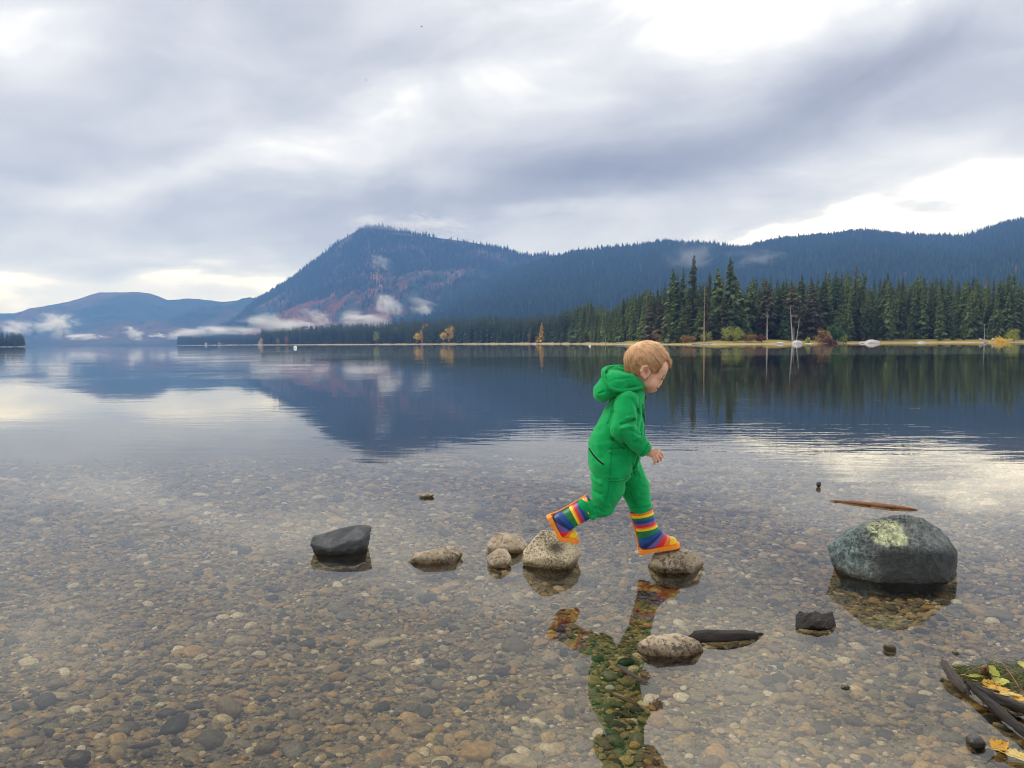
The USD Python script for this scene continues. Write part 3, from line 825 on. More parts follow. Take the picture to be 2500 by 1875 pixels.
M_WALL = simple('cabin_wall', (.62, .60, .56), .8, .1, .5)
M_ROOF = simple('cabin_roof', (.10, .09, .09), .8, .2, .5)
for k, (px_, D, w) in enumerate(((637, 1362, 9), (542, 2010, 13), (508, 2080, 11))):
    o = D - float(np.interp(px_, SHORE[:, 0], SHORE[:, 1])) if k == 0 else D - float(np.interp(px_, SHORE2[:, 0], SHORE2[:, 1]))
    p = (ground_at if k == 0 else ground2_at)(np.array([float(px_)]), np.array([max(o, 3.0)]))[0]
    t = group_xform('cabin', p, label=['white cabin at the tip of the nearer left point', 'right one of two pale cabins on the far left headland', 'left one of two pale cabins on the far left headland'][k], category='cabin')
    b = trimesh.creation.box([w, 7, 4.5]); b.apply_translation([0, 0, 2.2])
    put('wall', b, M_WALL, t)
    roof = trimesh.Trimesh([[-w * .55, -4, 4.4], [w * .55, -4, 4.4], [w * .55, 4, 4.4], [-w * .55, 4, 4.4], [-w * .55, 0, 7], [w * .55, 0, 7]], [[0, 1, 5], [0, 5, 4], [2, 3, 4], [2, 4, 5], [0, 4, 3], [1, 2, 5], [0, 3, 2], [0, 2, 1]])
    put('roof', roof, M_ROOF, t)
    for s in (-1, 1):
        wn = trimesh.creation.box([1.6, .1, 1.5]); wn.apply_translation([s * w * .25, -3.55, 2.4])
        put('window', wn, M_ROOF, t)

M_BUOY = simple('white_buoy', (.82, .82, .80), .4, .03, 2)
for px_, py_, r_, lab in ((721, 850, .42, 'white mooring buoy floating off the far left shore'), (1440, 845.5, .26, 'tiny white buoy on the lake just left of the child'), (1306, 837, .3, 'tiny white buoy near the yellow larch')):
    q = on_level(px_, py_, 0.0)
    if q[1] > 420: q *= 420 / q[1]
    t = group_xform('buoy', [q[0], q[1], 0], label=lab, category='buoy')
    sp = trimesh.creation.icosphere(3, r_); sp.apply_translation([0, 0, r_ * .45])
    put('float', sp, M_BUOY, t, smooth=True)
    rg = trimesh.creation.torus(r_ * .25, r_ * .06); rg.apply_transform(trimesh.transformations.rotation_matrix(1.57, [1, 0, 0])); rg.apply_translation([0, 0, r_ * 1.55])
    put('ring', rg, M_BARK, t)
# ------------------------------------------------------------------ pebbles of the bed
PEB_STOPS = [(0.0, (.022, .024, .024)), (.14, (.060, .060, .052)), (.25, (.15, .13, .095)), (.36, (.30, .22, .11)), (.45, (.095, .10, .085)), (.55, (.40, .28, .12)), (.64, (.31, .19, .075)), (.72, (.18, .155, .105)), (.80, (.33, .235, .12)), (.87, (.13, .125, .105)), (.95, (.46, .38, .25)), (1.0, (.60, .54, .43))]


def pebble_material(name, attr=None):
    g = Graph()
    tc = g.add('texture_coordinate', 'object')
    rnd = g.add('attribute', 'fac', attribute=attr) if attr else g.add('object_info', 'random')
    n = g.noise(tc, 2.2, 5, .65)
    col = g.ramp(rnd, PEB_STOPS)
    col = g.mix(1.0, col, g.ramp(n, [(.3, (.56, .56, .56)), (.7, (1.7, 1.62, 1.5))]), 'multiply')
    speck = g.rng(g.noise(tc, 11, 3, .7), .60, .70)
    col = g.mix(g.m('multiply', speck, .35), col, (.5, .46, .38))
    z = g.add('separate_xyz', vector=g.add('geometry', 'position')) + '.z'
    col = g.mix(g.rng(z, -.20, -.62), col, (.026, .028, .021))            # deeper pebbles painted darker, for the light lost in the water
    return g.material(name, g.add('principled_bsdf', 'BSDF', base_color=col, roughness=.55, specular_ior_level=.3))


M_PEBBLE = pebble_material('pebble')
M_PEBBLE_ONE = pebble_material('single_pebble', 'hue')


def pebble_shape(seed, sub=2):
    r = np.random.default_rng(seed)
    m = trimesh.creation.icosphere(sub)
    v = m.vertices.copy()
    for k in range(r.integers(2, 5)):                              # worn flat faces
        d = r.normal(size=3) * [1, 1, .5]; d /= np.linalg.norm(d)
        c = r.uniform(.62, .85)
        s = v @ d
        v -= np.clip(s - c, 0, None)[:, None] * d * .85
    v *= (1 + .22 * (meshkit.fbm(v * 1.3 + seed * 3.1, 3, seed) - .5) * 2)[:, None]
    m.vertices = v
    return m


SHAPES = [pebble_shape(500 + k) for k in range(10)]
rp = np.random.default_rng(77)


def spread(y0, y1, per_m2, lo, hi, power=1.6):
    half = lambda y: 0.95 * y + 0.35
    n = int(per_m2 * (half(y0) + half(y1)) * (y1 - y0))
    y = np.sqrt(rp.random(n) * ((y1 + .37) ** 2 - (y0 + .37) ** 2) + (y0 + .37) ** 2) - .37
    x = rp.uniform(-1, 1, n) * half(y)
    L = lo + (hi - lo) * rp.random(n) ** power
    return np.c_[x, y, L]


peb = np.vstack([spread(1.25, 4.6, 9, .060, .11, 2.2), spread(1.25, 4.6, 460, .024, .058, 1.6), spread(1.25, 4.6, 1900, .013, .030, 1.3), spread(1.25, 3.1, 3600, .006, .015, 1.2),
                 spread(4.6, 8.5, 20, .07, .14, 2.0), spread(4.6, 8.5, 240, .035, .075, 1.4), spread(4.6, 6.5, 420, .018, .036, 1.3)])
peb = peb[rp.random(len(peb)) < np.clip((9.0 - peb[:, 1]) / 4.2, 0, 1)]
n = len(peb)
ab = rp.uniform(.55, .95, n)
fl = rp.uniform(.32, .62, n)
size = np.c_[peb[:, 2] / 2, peb[:, 2] / 2 * ab, peb[:, 2] / 2 * fl]
pz = bed_z(peb[:, 0], peb[:, 1]) + size[:, 2] * rp.uniform(.15, .62, n)
turn = rp.normal(0, .75, n)
tilt = rp.normal(0, .13, (n, 2))
q = np.stack([np.cos(turn / 2), tilt[:, 0] / 2, tilt[:, 1] / 2, np.sin(turn / 2)], 1)
q /= np.linalg.norm(q, axis=1, keepdims=True)
kind = rp.integers(0, 10, n)
pos = np.c_[peb[:, :2], pz]
# the 300 that show largest are parts of the bed of their own
rel = pos - EYE
cx, cz, cy = rel @ RIGHT, rel @ UP, rel @ _f
vis = (np.abs(cx / cy) < .66) & (cz / cy > -.50)
show = np.where(vis, size[:, 0] * size[:, 1] / cy ** 3 * 1e3, 0)
own = np.argsort(-show)[:300]
hues = rp.random(n)


def quat_matrix(q):
    w, x, y, z = q
    return np.array([[1 - 2 * (y * y + z * z), 2 * (x * y - w * z), 2 * (x * z + w * y)], [2 * (x * y + w * z), 1 - 2 * (x * x + z * z), 2 * (y * z - w * x)], [2 * (x * z - w * y), 2 * (y * z + w * x), 1 - 2 * (x * x + y * y)]])


for i in own:
    s = SHAPES[kind[i]]
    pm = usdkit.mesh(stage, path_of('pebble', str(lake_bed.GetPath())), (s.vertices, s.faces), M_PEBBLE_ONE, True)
    UsdGeom.PrimvarsAPI(pm).CreatePrimvar('hue', Sdf.ValueTypeNames.FloatArray, 'constant').Set(Vt.FloatArray([float(hues[i])]))
    R = quat_matrix(q[i]) * size[i]
    pm.AddTransformOp().Set(Gf.Matrix4d(*R[:, 0], 0, *R[:, 1], 0, *R[:, 2], 0, *map(float, pos[i]), 1))
others = np.setdiff1d(np.arange(n), own)
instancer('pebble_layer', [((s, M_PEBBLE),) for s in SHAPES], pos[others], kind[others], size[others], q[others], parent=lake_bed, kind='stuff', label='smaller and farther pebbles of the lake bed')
print('pebbles', n)


# ------------------------------------------------------------------ rocks that stand out of the water
def rock_material(name, stops, scale=30.0, dark=None, dark_amount=.5, dark_scale=90.0, bump=.004, tint=False, rough=.75, streak=None):
    g = Graph()
    pos = g.add('geometry', 'position')
    z = g.add('separate_xyz', vector=pos) + '.z'
    vec = g.scaled(g.add('vector_rotate', 'vector', rotate_type='y_axis', vector=pos, angle=.35), streak) if streak else pos
    n = g.noise(vec, scale, 7, .68, .3)
    col = g.ramp(n, stops)
    if tint:
        col = g.mix(1.0, col, g.add('attribute', 'color', attribute='tint'), 'multiply')
    fine = g.noise(pos, dark_scale * 2.3, 4, .75)
    if dark:
        blot = g.m('add', g.m('multiply', g.noise(pos, dark_scale, 4, .8), .80), g.m('multiply', g.noise(pos, 9, 3), .26))
        col = g.mix(g.m('multiply', g.rng(blot, .53, .60), dark_amount), col, dark)
    wet = g.rng(g.m('add', z, g.m('multiply', g.m('subtract', g.noise(pos, 22, 3), .5), .03)), .008, .032, 1.0, 0.0)
    col = g.mix(wet, col, g.mix(1.0, col, (.34, .30, .24), 'multiply'))
    rg = g.m('multiply_add', wet, .15 - rough, rough)
    h = g.m('add', g.m('multiply', n, 1.0), g.m('multiply', fine, .35))
    return g.material(name, g.add('principled_bsdf', 'BSDF', base_color=col, roughness=rg, specular_ior_level=.4, normal=g.bump(h, bump)))


def stone(points, res=.007, soft=8, amp=.004, freq=25, seed=0, base=(0, 0, 0), ridges=0.0, under=.78):
    """A worn stone: the hull of its corners, refined, softened and roughened."""
    points = np.array(points, float)
    deep = points[:, 2] < -.012                                    # worn back below the water line
    wide = np.ptp(points[:, 1])
    points[deep, :2] = points[deep, :2] * under + [0, wide * (1 - under) * .35]
    hull = manifold3d.Manifold.hull_points(points).refine_to_length(res)
    mm = hull.to_mesh()
    m = trimesh.Trimesh(mm.vert_properties[:, :3].astype(float), mm.tri_verts, process=True)
    trimesh.smoothing.filter_taubin(m, iterations=soft)
    v = np.array(m.vertices)
    nn = np.array(m.vertex_normals)
    d = (meshkit.fbm(v * freq + seed, 5, seed) - .5) * 2 * amp
    if ridges:
        d += (0.5 - np.abs(meshkit.fbm(v * freq * .5 + seed, 4, seed + 3) - .5) * 2) * ridges
    m.vertices = v + nn * d[:, None] + np.array(base)
    return m


def oval(sx, sy, sz, sink=.5, sq=2.3, seed=0, n=60, top=0.0):
    """Corner points of a boulder-like rounded block (super-ellipsoid) with jitter."""
    r = np.random.default_rng(seed)
    d = r.normal(size=(n, 3)); d /= np.linalg.norm(d, axis=1, keepdims=True)
    k = (np.abs(d) ** sq).sum(1) ** (-1 / sq)
    p = d * k[:, None] * (1 + r.normal(0, .04, n))[:, None]
    return p * [sx, sy, sz] + [0, 0, sz * (1 - 2 * sink) + top]


TAN = [(.25, (.20, .145, .09)), (.45, (.36, .275, .175)), (.62, (.47, .38, .26)), (.8, (.60, .51, .38))]
GRANITE = [(.25, (.30, .25, .17)), (.42, (.50, .44, .33)), (.6, (.62, .56, .44)), (.8, (.72, .67, .56))]
BLACK = [(.25, (.022, .023, .025)), (.5, (.055, .057, .06)), (.66, (.11, .112, .115)), (.85, (.22, .22, .22))]
BOULDER = [(.25, (.030, .036, .033)), (.45, (.085, .095, .086)), (.6, (.16, .175, .155)), (.8, (.30, .32, .28))]
M_GRANITE = rock_material('speckled_granite', GRANITE, 16, (.05, .045, .038), .85, 120, .006, tint=True)
M_TAN = rock_material('tan_stone', TAN, 30, (.10, .07, .045), .7, 70, .004)
M_TAN2 = rock_material('streaked_tan_stone', TAN, 26, (.05, .035, .02), .85, 60, .005, streak=(1.0, 1.0, .35))
M_BLACKROCK = rock_material('black_rock', BLACK, 12, None, bump=.006, rough=.5, streak=(1, 1, 2.2))
M_BOULDER = rock_material('dark_boulder', BOULDER, 38, (.02, .023, .021), .85, 95, .011, tint=True, rough=.6)
M_MOSSY = rock_material('mossy_stone', [(.3, (.06, .055, .03)), (.7, (.18, .15, .08))], 60, (.03, .03, .02), .7, 150, .002)
M_GREY = rock_material('dark_grey_stone', [(.3, (.05, .05, .048)), (.7, (.14, .13, .115))], 70, (.02, .02, .02), .6, 150, .002)


def place(px, py, z=0.0):
    return on_level(px, py, z)


def behind(c, dy):
    """The point dy farther along the same line of sight over the water."""
    return c[0] * (c[1] + dy) / c[1]


# dark boulder at the right
pb = np.array([(-.258, .03, .05), (-.262, .05, .085), (-.25, .04, -.06), (-.228, -.04, -.04), (-.215, -.02, .075), (-.125, -.075, .118), (-.025, -.095, .118), (.07, -.10, .105), (.20, -.06, .075), (.262, .03, .07),
               (.235, .05, .115), (.21, .12, .09), (-.125, .0, .182), (-.06, .005, .2), (.03, .01, .205), (.11, .02, .19), (.185, .03, .152), (-.225, -.03, -.06), (-.14, -.115, -.06), (0, -.15, -.07), (.15, -.125, -.07),
               (.235, -.03, -.06), (-.2, .17, -.07), (.2, .19, -.07), (-.05, .17, .15), (.1, .17, .14), (-.19, .09, .12)])
c = place(2188, 1424)
pb[:, 2] = np.where(pb[:, 2] > 0, pb[:, 2] * 1.16, pb[:, 2] * 1.3)
pb[pb[:, 2] < -.03, :2] = pb[pb[:, 2] < -.03, :2] * [.72, .5] + [0, .07]
pb = np.vstack([pb, [(-.21, -.045, .0), (-.13, -.115, .0), (0, -.135, .0), (.14, -.12, .0), (.225, -.03, .0)]])
bm = stone(pb, .006, 2, .005, 26, 4, (behind(c, .125), c[1] + .125, 0), ridges=.009, under=1.0)
v = np.array(bm.vertices) - [behind(c, .125), c[1] + .125, 0]
v[:, 2] /= 1.16
d = ((v - np.array([-.062, -.01, .155])) / np.array([.072, .2, .038]))
patch = np.clip(1.5 - (np.abs(d) ** 4).sum(1) * 1.4 + (meshkit.fbm(v * 40, 4, 2) - .5) * 1.5, 0, 1)
patch = patch * (v[:, 1] < .06)
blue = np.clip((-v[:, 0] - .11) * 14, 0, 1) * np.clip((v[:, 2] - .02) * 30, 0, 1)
frontd = np.clip((.118 - v[:, 2]) * 40, 0, 1) * np.clip((v[:, 0] + .16) * 20, 0, 1)  # shade of the front face, painted into the tint
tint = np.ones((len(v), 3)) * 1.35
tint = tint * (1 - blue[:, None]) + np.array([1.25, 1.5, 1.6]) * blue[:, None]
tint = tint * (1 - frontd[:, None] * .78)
tint = tint * (1 - patch[:, None]) + np.array([4.6, 4.3, 2.7]) * patch[:, None]
put('boulder', bm, M_BOULDER, smooth=True, var={'tint': tint}, label='large dark grey-green boulder with a pale yellow patch on top', category='boulder')

# black rock at the left
c = place(832, 1352)
pk = np.array([(-.128, -.045, -.05), (-.13, -.04, .045), (-.12, -.02, .075), (-.05, .0, .092), (.03, .035, .105), (.10, .06, .108), (.132, .055, .098), (.135, .05, -.03), (-.04, -.065, .03), (.03, -.045, .05), (.1, -.01, .06), (-.06, -.08, -.06), (.08, -.06, -.06), (.14, .03, -.06), (-.13, .05, -.06), (.12, .13, -.06), (0, .11, .08), (-.11, .05, .05)])
put('rock', stone(pk, .006, 4, .004, 26, 9, (behind(c, .04), c[1] + .04, 0), ridges=.006, under=.72), M_BLACKROCK, smooth=True, label='angular black rock with pale scuffs, leftmost of the line of rocks', category='rock')
# flat tan stone
c = place(1064, 1372)
pk = np.array([(-.118, -.03, -.005), (-.09, -.04, .02), (-.04, -.03, .045), (.06, .02, .055), (.085, .03, .052), (.118, .03, .02), (.07, -.03, -.01), (-.03, -.055, -.01), (-.1, .03, .02), (.05, .07, .03), (-.1, -.04, -.06), (.1, .0, -.06), (.0, .09, -.05), (.02, -.04, .03)])
put('rock', stone(pk, .005, 6, .003, 40, 12, (behind(c, .03), c[1] + .03, 0), ridges=.004), M_TAN2, smooth=True, label='low wedge shaped tan stone right of the black rock', category='rock')
# pair of tan stones by the granite
c = place(1238, 1350)
put('rock', stone(np.vstack([oval(.098, .075, .058, .42, 2.2, 3), oval(.06, .05, .05, .4, 2.2, 4) + [-.02, 0, .022]]), .005, 10, .003, 30, 15, (behind(c, .05), c[1] + .05, 0)), M_TAN, smooth=True, label='smooth tan stone touching the left of the big granite stone', category='rock')
c = place(1219, 1385)
put('rock', stone(oval(.053, .085, .048, .42, 2.2, 6), .005, 10, .002, 40, 17, (behind(c, .055), c[1] + .055, .004)), M_TAN, smooth=True, label='small oval tan stone lying in front of the smooth tan stone', category='rock')
# granite the rear boot pushes off from
c = place(1346, 1392)
GR = np.array([behind(c, .10), c[1] + .10, 0])
pk = np.array([(-.125, -.03, .01), (-.122, .0, .055), (-.085, -.03, .105), (-.045, .0, .143), (-.005, .0, .146), (.03, -.02, .125), (.085, .0, .112), (.115, .0, .085), (.128, .0, .04), (.125, .02, -.05), (-.13, .02, -.05), (-.07, -.10, -.02), (.02, -.105, .05), (.07, -.10, .03), (.09, -.09, -.04), (-.05, -.09, .05), (0, -.12, -.05), (-.1, .1, -.05), (.1, .1, -.05), (.0, .09, .1), (-.07, .07, .09), (.08, .07, .08)])
gm = stone(pk, .005, 9, .003, 28, 21, GR)
v = np.array(gm.vertices) - GR
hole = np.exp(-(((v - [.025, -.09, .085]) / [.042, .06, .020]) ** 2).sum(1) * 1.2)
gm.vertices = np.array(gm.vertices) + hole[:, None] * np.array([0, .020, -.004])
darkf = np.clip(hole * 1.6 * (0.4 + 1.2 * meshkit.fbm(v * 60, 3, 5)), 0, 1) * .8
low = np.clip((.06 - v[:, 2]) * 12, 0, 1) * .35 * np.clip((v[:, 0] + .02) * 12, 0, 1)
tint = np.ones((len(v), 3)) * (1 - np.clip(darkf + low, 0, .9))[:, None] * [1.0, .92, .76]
put('rock', gm, M_GRANITE, smooth=True, var={'tint': tint}, label='big pale speckled granite stone under the rear boot', category='rock')
# brown stone the front boot lands on
c = place(1652, 1399)
BR = np.array([behind(c, .075), c[1] + .075, 0])
put('rock', stone(oval(.118, .08, .076, .47, 2.4, 8, 70), .005, 9, .003, 30, 25, BR), M_TAN2, smooth=True, label='rounded brown and tan stone under the front boot', category='rock')
# foreground tan stone
c = place(1634, 1602)
put('rock', stone(oval(.098, .045, .044, .5, 3.0, 10, 70), .004, 6, .003, 40, 27, (behind(c, .045), c[1] + .045, .002), ridges=.003), M_TAN2, smooth=True, label='brick shaped brown stone in the foreground below the walker', category='rock')
for px_, py_, s, z, mt, lab, sd in ((1041, 1216, (.048, .03, .02), .006, M_TAN, 'little pinkish stone breaking the surface behind the line of rocks', 31), (2001, 1190, (.017, .014, .02), .018, M_GREY, 'tiny dark stone sticking up from the lake far behind the boulder', 32),
                                    (2178, 1592, (.019, .016, .014), .006, M_MOSSY, 'small olive stone at the tip of the boulder\'s reflection', 33), (2393, 1828, (.021, .019, .016), .006, M_GREY, 'small dark grey stone beside the orange leaf at the bottom right', 34),
                                    (2068, 1683, (.013, .010, .006), .001, M_MOSSY, 'tiny orange-brown stone wetted at the surface on the right', 35), (1302, 1296, (.052, .03, .012), -.007, M_GREY, 'flat dark stone just awash behind the smooth tan stone', 36),
                                    (2338, 1598, (.010, .010, .006), .001, M_MOSSY, 'tiny mossy stone above the short black stick', 37), (172, 1842, (.032, .026, .020), -.026, M_MOSSY, 'brown knobbly stone under water at the bottom left corner', 38),
                                    (2455, 1832, (.016, .014, .016), .006, M_MOSSY, 'small brown stone between the two orange leaves', 39), (2492, 1745, (.02, .018, .012), .0, M_TAN, 'little tan stone under the long black sticks', 40)):
    p = place(px_, py_)
    put('stone', stone(oval(*s, .5, 2.2, sd, 40), min(s) * .28, 5, s[2] * .08, 60, sd, (p[0], p[1] + s[1], z)), mt, smooth=True, label=lab, category='stone')
for px_, py_, s, mt, lab, sd in ((1742, 1862, (.030, .022, .014), M_TAN, 'smooth orange-brown pebble under water at the bottom edge', 51), (1489, 1680, (.015, .011, .009), M_PALEROCK, 'white pebble under water inside the child\'s reflection', 52), (1075, 1622, (.034, .022, .014), M_GREY, 'grey speckled stone under water in the middle foreground', 53)):
    d = ray(px_, py_)
    p = on_level(px_, py_, -.05)
    p = on_level(px_, py_, float(bed_z(p[0], p[1])) + s[2])
    put('stone', stone(oval(*s, .5, 2.2, sd, 40), .005, 5, s[2] * .06, 60, sd, (p[0], p[1], p[2])), mt, smooth=True, label=lab, category='stone')


# ------------------------------------------------------------------ driftwood, leaves and weed
def wood_material(name, dark, light, rough=.55):
    g = Graph()
    tc = g.add('attribute', 'vector', attribute='grain')
    n = g.noise(g.scaled(tc, (3.5, 60.0, 60.0)), 6.0, 5, .7, .4)
    col = g.ramp(n, [(.3, dark), (.55, tuple((a + b) / 2 for a, b in zip(dark, light))), (.75, light)])
    return g.material(name, g.add('principled_bsdf', 'BSDF', base_color=col, roughness=rough, specular_ior_level=.22, normal=g.bump(n, .004)))


M_CHAR = wood_material('wet_black_wood', (.008, .007, .006), (.050, .038, .030), .5)
M_GREYWOOD = wood_material('weathered_dark_wood', (.020, .015, .012), (.13, .10, .08), .55)
M_BARKSTICK = wood_material('red_bark', (.12, .05, .025), (.42, .20, .10), .7)
M_BROWNWOOD = wood_material('brown_wood', (.09, .05, .03), (.34, .20, .12), .6)


def stick(name, pts, radii, mat, label, flat=1.0, seed=0, sides=18, rings=64, grooves=.34, knots=2, broken=True):
    """A weathered stick or log: grooved lengthwise, tapered, with torn ends."""
    r = np.random.default_rng(seed)
    pts = spline(pts, rings)
    rad = np.interp(np.linspace(0, 1, rings), np.linspace(0, 1, len(radii)), radii)
    t = np.gradient(pts, axis=0); t /= np.linalg.norm(t, axis=1, keepdims=True)
    side = np.cross(t, [0, 0, 1.0]); side /= np.linalg.norm(side, axis=1, keepdims=True)
    up = np.cross(side, t)
    a = np.arange(sides) / sides * 2 * np.pi
    s = np.linspace(0, 1, rings)
    A, S = np.meshgrid(a, s)
    L = np.linalg.norm(np.diff(pts, axis=0), axis=1).sum()
    g = meshkit.fbm(np.stack([np.cos(A) * 2.6, np.sin(A) * 2.6, S * L * 5 / max(rad.max() * 20, .05)], -1) + seed, 4, seed) - .5
    R = rad[:, None] * (1 + g * 2 * grooves * 1.6)
    if broken:
        jag = r.uniform(0, 1, (2, sides))
        end = np.minimum(S / .06, (1 - S) / .06)
        R = R * np.clip(.25 + end * 1.2, 0, 1)
    P = pts[:, None] + side[:, None] * (np.cos(A) * R)[..., None] + up[:, None] * (np.sin(A) * R * flat)[..., None]
    if broken:
        P[0] -= t[0] * (jag[0] * rad.mean() * 1.6)[:, None]; P[-1] += t[-1] * (jag[1] * rad.mean() * 1.6)[:, None]
    V = P.reshape(-1, 3)
    F = []
    for i in range(rings - 1):
        for j in range(sides):
            j2 = (j + 1) % sides
            F += [[i * sides + j, i * sides + j2, (i + 1) * sides + j2], [i * sides + j, (i + 1) * sides + j2, (i + 1) * sides + j]]
    V = np.vstack([V, P[0].mean(0), P[-1].mean(0)])
    for j in range(sides):
        j2 = (j + 1) % sides
        F += [[len(V) - 2, j2, j], [len(V) - 1, (rings - 1) * sides + j, (rings - 1) * sides + j2]]
    grain = np.vstack([np.stack([S * L, np.cos(A) * rad.max(), np.sin(A) * rad.max()], -1).reshape(-1, 3), [[0, 0, 0], [L, 0, 0]]])
    return put(name, trimesh.Trimesh(V, np.array(F), process=False), mat, smooth=True, var={'grain': grain}, label=label, category='driftwood')


def lv(px, py, z):
    return on_level(px, py, z)


stick('floating_stick', [lv(2032, 1222, .004), lv(2100, 1228, .006), lv(2170, 1236, .006), lv(2232, 1243, .004)], [.006, .013, .016, .016, .010], M_BARKSTICK, 'long reddish bark stick floating behind the boulder', .7, 3, 12, 50, .3)
stick('charred_log', [lv(1690, 1556, .006), lv(1740, 1553, .010), lv(1790, 1552, .010), lv(1850, 1549, .004)], [.020, .026, .024, .020, .012], M_CHAR, 'short wet black log behind the brick shaped stone', .75, 5, 16, 50, .28)
# knotted piece of black drift wood with deep grooves
pc = lv(1990, 1524, 0)
km = stone(np.vstack([oval(.066, .038, .030, .42, 2.6, 61, 40), [[.078, .052, .020], [.070, .020, .012], [-.076, -.046, .006], [-.050, .036, .020], [-.028, .062, .018], [.010, -.056, .012]]]), .0028, 2, .004, 40, 62, (0, 0, 0))
v = np.array(km.vertices)
cross, along = v[:, 0] * .62 - v[:, 1] * .78, v[:, 0] * .78 + v[:, 1] * .62
gr = meshkit.fbm(np.stack([cross * 75 + 2.5 * meshkit.fbm(v * 22, 2, 7), along * 9, v[:, 2] * 20], -1), 4, 7) - .5
v += np.array([0, 0, 1.0]) * (.034 * gr * np.clip(v[:, 2] * 60 + .3, 0, 1))[:, None]
km.vertices = v + [pc[0], pc[1], .002]
put('charred_wood', km, M_CHAR, smooth=True, var={'grain': v[:, [0, 1, 2]] * [1, 1, 1]}, label='knotted lump of shiny charred wood left of the boulder\'s reflection', category='driftwood')
stick('stick', [lv(2303, 1614, .028), lv(2318, 1640, .022), lv(2340, 1668, .015), lv(2364, 1690, .008)], [.008, .012, .013, .011], M_GREYWOOD, 'short thick dark stick, end raised, left of the weed', .9, 8)
stick('stick', [lv(2361, 1664, .022), lv(2400, 1700, .020), lv(2450, 1745, .018), lv(2510, 1795, .014), lv(2560, 1838, .01)], [.007, .011, .011, .012, .012], M_CHAR, 'long wet black stick running out of the right edge, nearer of two', .9, 9)
stick('stick', [lv(2372, 1667, .024), lv(2410, 1692, .024), lv(2450, 1712, .020), lv(2510, 1735, .02), lv(2570, 1760, .014)], [.006, .010, .012, .012, .011], M_CHAR, 'long wet black stick behind the nearer one, running under the leaves', .9, 10)
stick('stick', [lv(2404, 1651, .004), lv(2404, 1640, .022), lv(2405, 1632, .045)], [.011, .011, .010], M_BROWNWOOD, 'upright brown stub of wood standing in the weed', 1.0, 11, rings=16)
stick('stick', [lv(1507, 1622, .004), lv(1540, 1645, .006), lv(1583, 1668, .003)], [.004, .008, .007, .003], M_GREYWOOD, 'flat grey stick lying across the child\'s reflection', .5, 12)
stick('stick', [lv(1478, 1684, -.006), lv(1520, 1703, -.004), lv(1560, 1722, -.008)], [.004, .009, .009, .004], M_BROWNWOOD, 'reddish bark piece under water in the child\'s reflection', .5, 13)
stick('stick', [lv(318, 1824, -.026), lv(352, 1820, -.022), lv(392, 1815, -.026)], [.004, .009, .008, .004], M_GREYWOOD, 'dark sodden stick near the bottom left', .6, 14)


def leaf_mat(name, a, b):
    g = Graph()
    pos = g.add('geometry', 'position')
    col = g.ramp(g.noise(pos, 60, 4, .6), [(.3, a), (.7, b)])
    col = g.mix(g.m('multiply', g.rng(g.noise(pos, 190, 3, .6), .58, .66), .75), col, (.16, .08, .03))
    d = g.add('principled_bsdf', 'BSDF', base_color=col, roughness=.45, specular_ior_level=.5)
    return g.material(name, g.add('mix_closure', 'closure', fac=.25, closure1=d, closure2=g.add('translucent_bsdf', 'BSDF', color=col)))


M_LEAF_O = leaf_mat('orange_leaf', (.55, .27, .03), (.78, .45, .05))
M_LEAF_Y = leaf_mat('pale_yellow_leaf', (.62, .44, .12), (.80, .62, .24))
M_LEAF_G = leaf_mat('yellow_green_leaf', (.38, .42, .06), (.62, .58, .12))
M_VEIN = simple('leaf_vein', (.62, .42, .12), .6, .1, 40)


def leaf(px, py, z, L, W, ang, mat, label, curl=.25, tilt=0.0, roll=0.0, stem=True):
    r = np.random.default_rng(int(px))
    nu, nv = 15, 9
    u, w = np.meshgrid(np.linspace(0, 1, nu), np.linspace(-1, 1, nv), indexing='ij')
    half = W * np.sin(np.pi * u ** .8) ** .75 * (1 - .25 * u) * (1 + .16 * np.sin(u * 31 + px) * np.abs(w) + .10 * np.sin(u * 13 + 2 * px) * np.sign(w))
    X = (u - .5) * L
    Y = w * half
    curl = curl * 1.5
    Z = .10 * L * np.sin(u * 4 + px) * u + curl * (w * w * half * .7 + (u - .5) ** 2 * L * .6) + .05 * W * np.sin(u * 9 + px) * w
    c, s = math.cos(tilt), math.sin(tilt)
    X, Z = X * c - Z * s, X * s + Z * c
    c, s = math.cos(roll), math.sin(roll)
    Y, Z = Y * c - Z * s, Y * s + Z * c
    c, s = math.cos(ang), math.sin(ang)
    o = on_level(px, py, z)
    P = np.stack([X * c - Y * s + o[0], X * s + Y * c + o[1], Z + o[2]], -1)
    t = group_xform('leaf', (0, 0, 0), label=label, category='leaf')
    put('blade', grid_mesh(P), mat, t, smooth=True)
    mid = P[:, nv // 2] + [0, 0, .0006]
    put('midrib', tube(mid, np.linspace(.0009, .0003, nu), 5), M_VEIN, t, smooth=True)
    if stem:
        d = P[0, nv // 2] - P[2, nv // 2]; d /= np.linalg.norm(d)
        put('stalk', tube([P[0, nv // 2], P[0, nv // 2] + d * L * .25 + [0, 0, .002], P[0, nv // 2] + d * L * .45], .0008, 5), M_VEIN, t, smooth=True)


